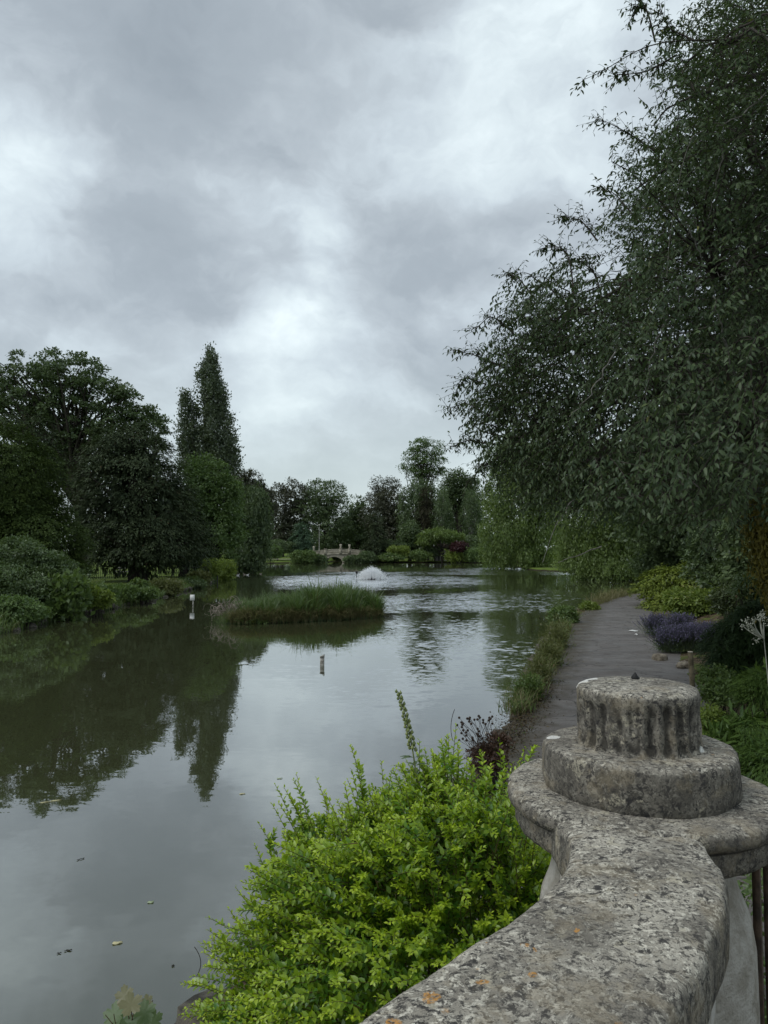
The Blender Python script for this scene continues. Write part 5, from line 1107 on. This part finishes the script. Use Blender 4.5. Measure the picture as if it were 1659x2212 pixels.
# silver-stemmed plant
gp0 = P(1662, 1402, 6.3); gpm = leafmat('silver felted stems', (.20, .21, .17), (.34, .35, .29), None, .1)
gs = empty('silver_plant', gp0, 'pale silvery branching flower stalk at the right edge in front of the dark juniper', 'plant'); gs['_w'] = [float(q) for q in gp0]
ends = [(1604, 1352), (1612, 1342), (1622, 1362), (1640, 1335), (1646, 1328), (1650, 1345), (1618, 1350), (1632, 1385), (1628, 1340)]
ep = np.array([P(x, y, 6.3 + r.normal(0, .05)) for x, y in ends]); mid = P(1650, 1380, 6.3)
Pb = np.concatenate([bez(np.array([mid] * len(ep)), ep, r.normal(0, .012, (len(ep), 3)), 6), bez(np.array([gp0 - [0, 0, .5]] * 1), np.array([mid]), np.zeros((1, 3)), 6)])
V, Fc = tube_arrays(Pb, np.linspace(.006, .0035, 6)[None] * np.ones((len(Pb), 1)), 5); mesh_obj('stem', V, [Fc], gpm, gs, np.repeat(.5, len(Fc)))
for q in ep:
    fl = q + r.normal(0, .017, (26, 3)); V, Fc, pf = leaf_arrays(fl, r.normal(size=fl.shape) + [0, 0, .6], r.normal(size=fl.shape), .016, .011); mesh_obj('flower_head', V, [Fc], gpm, gs, r.random(26))
# rocks in the bed
for i, (x, y, s_, lab) in enumerate([(1428, 1412, .16, 'flat pale rock at the foot of the lavender'), (1470, 1425, .12, 'small pale rock between the lavender and the wooden stake'), (1515, 1388, .17, 'brownish rock half under the dark juniper'), (1545, 1440, .16, 'pale rock just right of the top of the stake'), (1558, 1470, .12, 'low stone lying among the dark leafy plants')]):
    c_ = G(x, y, .5); c_[2] = ground_z(c_[:2])[0] + .02; mbr = rubble('rock', np.array([c_[:2], c_[:2] + .02]), 2, c_[2], c_[2] + .03, .05, simple('tan rock', (.09, .075, .055), (.24, .21, .16), 10, .9, .7, 30), s_, 300 + i); tag(mbr, lab, 'rock', 'rocks in the bed')

# ------------------------------------------------------------------ weeds on the pond side of the path
WP = 'weeds on the pond edge of the path'
bush('weed_clump', 'bright green leafy weeds furthest up the pond edge beside the path bend', 'weeds', bp(1218, 1335, 25.5, 24, 24), bankgreen, 180, 26, .2, .09, seed=231, group=WP, inner=20)
bush('weed_clump', 'small yellow-green leafy tuft alone on the pond edge by the path bend', 'weeds', bp(1272, 1312, 31, 16, 9), brightbank, 50, 24, .15, .1, seed=232, group=WP, stems=6)
bush('weed_clump', 'olive wiry weeds, tallest of the pond edge clumps', 'weeds', bp(1200, 1392, 19, 18, 20), weedm, 90, 22, .3, .10, 'up', seed=233, group=WP, wide=.35)
bush('weed_clump', 'brownish tangled weeds in the middle of the pond edge', 'weeds', bp(1186, 1426, 16, 18, 18), weedm, 80, 22, .26, .09, 'up', seed=234, group=WP, wide=.35)
bush('weed_clump', 'dry brownish weeds nearer than the tangled ones on the pond edge', 'weeds', bp(1164, 1466, 14, 16, 15), weedm, 70, 22, .24, .08, 'up', seed=235, group=WP, wide=.35)
bush('weed_clump', 'green grassy clump at the near end of the pond edge weeds', 'weeds', bp(1142, 1500, 12.4, 20, 14), bankgreen, 110, 26, .15, .045, 'up', seed=236, group=WP)
r = np.random.default_rng(237)
def edge_grass(n, y0, y1, w_, h0, h1, mat, name, label, off=-.12, wid=.004):
    t = r.uniform(y0, y1, n); x = np.interp(t, PATH_L[:, 1], PATH_L[:, 0]) + off + r.normal(0, w_, n); b0 = np.column_stack([x, t, np.full(n, .33)])
    V, Fc, pf = blades(r, b0, r.uniform(h0, h1, n), .7, wid, 5); tag(mesh_obj(name, V, [Fc], mat, None, np.repeat(r.random(n), pf)), label, 'grass', kind='stuff')
edge_grass(3600, 11.2, 24, .11, .10, .38, drygrass, 'edge_grass', 'wispy dry grass growing along the pond edge of the path')
edge_grass(4200, 11.2, 26, .11, .08, .34, bankgreen, 'edge_weeds', 'green weeds sprouting through the dry grass along the pond edge of the path', wid=.006)
edge_grass(900, 34, 41, .25, .25, .75, drygrass, 'far_edge_grass', 'tall dry grass where the path disappears behind the golden juniper', off=-.2, wid=.006)
edge_grass(500, 26, 34, .15, .04, .16, weedm, 'short_edge_weeds', 'short weeds among the edging stones at the path bend', wid=.006)
n = 9000; t = r.uniform(4.0, 14, n); x = np.interp(t, PATH_L[:, 1], PATH_L[:, 0]) - .08 + r.normal(0, .16, n) + np.abs(r.normal(0, .12, n)); q = np.column_stack([x, t, np.full(n, .352) + r.uniform(0, .03, n)])
V, Fc, pf = leaf_arrays(q, r.normal(size=q.shape) * [1, 1, .35], r.normal(size=q.shape) * .4 + [0, 0, 1], r.uniform(.02, .05, n), r.uniform(.008, .025, n)); tag(mesh_obj('leaf_litter', V, [Fc], leafmat('leaf litter', (.035, .028, .016), (.10, .075, .04), (.05, .08, .02), 0, .01), None, np.repeat(r.random(n), pf)), 'brown dead leaves and moss along the near pond edge of the path', 'leaf litter', kind='stuff')
n = 900; t = r.uniform(4.5, 34, n) ; u_ = r.random(n) ** 1.6; xl = np.interp(t, PATH_L[:, 1], PATH_L[:, 0]); xr = np.interp(t, PATH_R[:, 1], PATH_R[:, 0]); q = np.column_stack([xl + (xr - xl) * u_, t, .382 - .02 * np.abs(u_ - .5) * 2 + 0 * t])
V, Fc, pf = leaf_arrays(q, r.normal(size=q.shape) * [1, 1, .1], r.normal(size=q.shape) * .15 + [0, 0, 1], r.uniform(.02, .06, n), r.uniform(.01, .03, n)); tag(mesh_obj('scattered_leaves', V, [Fc], leafmat('fallen leaves', (.045, .036, .02), (.14, .11, .06), (.22, .20, .12), 0, .01), None, np.repeat(r.random(n), pf)), 'small fallen leaves and bits scattered thinly over the path', 'leaf litter', kind='stuff')
# reddish bush and dark seed heads past the golden bush
rb_ = bush('dead_bush', 'reddish brown twiggy bush between the golden bush and the path', 'bush', bp(1052, 1640, 7.4, 28, 26) + bp(1075, 1605, 8, 14, 14), leafmat('brown dry foliage', (.045, .024, .016), (.10, .055, .035), (.06, .08, .03), ), 150, 26, .10, .035, seed=240, stems=30)
r = np.random.default_rng(241); n = 46; b0 = P(1052, 1640, 7.4) + r.normal(0, .08, (n, 3)) * [1, 1, .3]; t0 = np.array([P(r.uniform(985, 1080), r.uniform(1546, 1606), 7.4 + r.normal(0, .15)) for _ in range(n)])
sh_ = empty('seed_head_plant', b0[0], 'wiry stems with small dark seed heads above the reddish brown bush', 'plant'); sh_['_w'] = [float(q) for q in b0[0]]
dk_ = simple('dark seed head', (.02, .014, .01), (.05, .035, .025), 30, .9); V, Fc = tube_arrays(bez(b0, t0, r.normal(0, .03, (n, 3)), 6), np.full((n, 6), .0022), 3); mesh_obj('stems', V, [Fc], dk_, sh_)
for q in t0:
    mb = MB(); mb.lathe(q, [(.004, -.012), (.013, -.004), (.012, .006), (.003, .013)], 6); mb.build('seed_head', dk_, sh_)
n1 = bez(P(978, 1600, 5.5)[None], P(982, 1532, 5.5)[None], np.array([[-.02, 0, 0]]), 8)[0]; V, Fc = tube_arrays(n1, np.full(8, .0022), 4); tag(mesh_obj('bare_twig', V, [Fc], dk_), 'single thin bare twig standing up left of the seed heads', 'twig')

# ------------------------------------------------------------------ bottom left corner: rocks, geranium, floating leaves
for i, (x, y, s_, lab) in enumerate([(448, 2172, .15, 'dark pitted rock at the water just left of the golden bush'), (412, 2205, .13, 'dark rock cut by the bottom edge of the picture beside the golden bush'), (480, 2150, .12, 'small dark rock partly covered by the lowest golden sprays')]):
    c_ = G(x, y, .25); tag(rubble('rock', np.array([c_[:2], c_[:2] + .06]), 3, .05, .22, .05, rockm, s_, 310 + i), lab, 'rock', 'dark rocks at the water')
r = np.random.default_rng(250)
gb = P(290, 2290, 2.7); gm = empty('geranium_plant', gb, 'lobed-leaved plant with reddish and green leaves in the bottom left foreground', 'plant'); gm['_w'] = [float(q) for q in gb]
geo_ = leafmat('geranium leaves', (.060, .11, .035), (.14, .19, .07), (.19, .18, .09), .3, .03)
lfs = [(268, 2150, 20, .99), (282, 2168, 24, .97), (246, 2190, 26, .5), (312, 2186, 24, .3), (300, 2205, 30, .1), (330, 2205, 22, .4), (262, 2215, 26, .3), (318, 2160, 12, .96)]
Va = []; Fa = []; Ra = []; off = 0
for (x, y, s_, tone) in lfs:
    c_ = P(x, y, 2.7 + r.normal(0, .05)); R0 = s_ * 2.7 / F; nx_ = norm(np.array([r.normal(0, .35), -.65 + r.normal(0, .2), .75]))[None][0]
    u_ = norm(np.cross(nx_, [0, .3, 1.])[None])[0]; v_ = np.cross(nx_, u_); ang = np.linspace(0, 2 * math.pi, 61)[:-1]; rad = R0 * (.62 + .38 * np.abs(np.cos(ang * 2.5)) ** .8 + .08 * np.cos(ang * 15)); 
    ring = c_ + np.outer(rad * np.cos(ang), u_) + np.outer(rad * np.sin(ang), v_) - nx_ * (.10 * R0 * (1 - np.abs(np.cos(ang * 2.5))))[:, None]
    Va.append(np.vstack([c_[None] - nx_ * .12 * R0, ring])); Fa += [(off, off + 1 + i, off + 1 + (i + 1) % 60) for i in range(60)]; Ra += [tone] * 60; off += 61
mesh_obj('leaf_blades', np.concatenate(Va), [np.array(Fa)], geo_, gm, np.array(Ra))
tg_ = np.array([P(x, y, 2.7) for x, y, *_ in lfs] + [P(228, 2192, 2.7), P(330, 2160, 2.7), P(300, 2155, 2.7)]); V, Fc = tube_arrays(bez(np.array([gb] * len(tg_)), tg_, r.normal(0, .015, tg_.shape), 6), np.full((len(tg_), 6), .0016), 4); mesh_obj('stems', V, [Fc], simple('red stem', (.06, .03, .02), (.12, .07, .04), 30), gm)
lilym = leafmat('pale floating leaf', (.28, .36, .20), (.42, .48, .30), None, .1); yl = leafmat('yellowed leaf', (.45, .42, .22), (.6, .55, .35), None, .1); dbr = leafmat('dark debris', (.02, .018, .012), (.05, .045, .03))
def floater(px, py, L, Wd, mat, label, name='floating_leaf', az=.3):
    c_ = G(px, py, .006); a = np.array([[math.cos(az), math.sin(az), 0]]); sd_ = np.array([[-math.sin(az), math.cos(az), 0]]); k_ = 14; th = np.linspace(0, 2 * math.pi, k_ + 1)[:-1]
    rad = 1 + .12 * np.sin(th * 3 + px); V = c_ + (np.cos(th) * rad)[:, None] * a * L / 2 + (np.sin(th) * rad)[:, None] * sd_ * Wd / 2; V[:, 2] = .004 + .006 * np.sin(th * 2 + py) ** 2
    V = np.vstack([V, V - [0, 0, .003], c_[None]]); Fc = [(i, (i + 1) % k_, 2 * k_) for i in range(k_)]; F2 = [(i, i + k_, (i + 1) % k_ + k_, (i + 1) % k_) for i in range(k_)]
    tag(mesh_obj(name, V, [np.array(Fc), np.array(F2)], mat, None, np.full(2 * k_, .5)), label, 'leaf' if name == 'floating_leaf' else 'debris', 'leaves and bits floating on the pond')
floater(430, 2118, .13, .09, lilym, 'large pale floating leaf at the lower left edge of the golden bush')
floater(253, 2036, .07, .035, yl, 'yellowish curled leaf floating on the open water at lower left')
floater(326, 1948, .05, .03, lilym, 'pale speck of leaf floating between the yellowish leaf and the golden bush')
floater(523, 1714, .07, .03, yl, 'pale leaf floating below the reflection of the poplar')
floater(604, 1681, .07, .03, lilym, 'pale leaf floating right of the poplar reflection')
floater(148, 2052, .05, .014, dbr, 'dark scrap of weed floating left of the yellowish leaf', 'floating_debris')
floater(128, 2058, .03, .01, dbr, 'small dark scrap floating at the far left of the lower water', 'floating_debris')
floater(374, 2085, .02, .015, dbr, 'tiny dark speck floating near the large pale leaf', 'floating_debris')
floater(175, 1855, .07, .008, dbr, 'thin dark stick floating below the tree reflection', 'floating_debris', .8)
floater(112, 1730, .22, .02, yl, 'thin pale stick floating inside the dark tree reflection', 'floating_debris', .5)
c1, c2 = P(425, 2108, 4.4), P(420, 2045, 4.4); n1 = bez(c1[None], c2[None], np.array([[.03, 0, 0]]), 9)[0]; V, Fc = tube_arrays(n1, np.full(9, .0022), 4); tag(mesh_obj('bare_twig', V, [Fc], dk_), 'thin dark wiry twig over the water above the large pale floating leaf', 'twig')
# scraps on the path
r = np.random.default_rng(260)
for i, (x, y, s_, lab) in enumerate([(1366, 1364, .34, 'crumpled white scrap lying on the path near the lavender'), (1374, 1372, .12, 'small white scrap just below the larger crumpled one on the path')]):
    c_ = G(x, y, .375); a = np.linspace(0, 2 * math.pi, 12)[:-1]; rad = s_ / 2 * r.uniform(.5, 1.1, 11); V = np.column_stack([c_[0] + rad * np.cos(a), c_[1] + rad * np.sin(a) * .6, .378 + r.uniform(0, .03, 11)]); V = np.vstack([V, [c_[0], c_[1], .43]])
    tag(mesh_obj('paper_scrap', V, [np.array([(j, (j + 1) % 11, 11) for j in range(11)])], white), lab, 'litter', 'white scraps on the path')
for i, (x, y, lab) in enumerate([(1052, 1585, 'pale pebble on the path beside the dark seed heads'), (1165, 1480, 'white speck at the foot of the pond edge weeds')]):
    c_ = G(x, y, .37); mb = MB(); mb.lathe((c_[0], c_[1], .36), [(.02, 0), (.032, .012), (.022, .03)], 7); tag(mb.build('pebble', simple('pale pebble', (.35, .33, .3), (.5, .48, .44), 20)), lab, 'pebble')
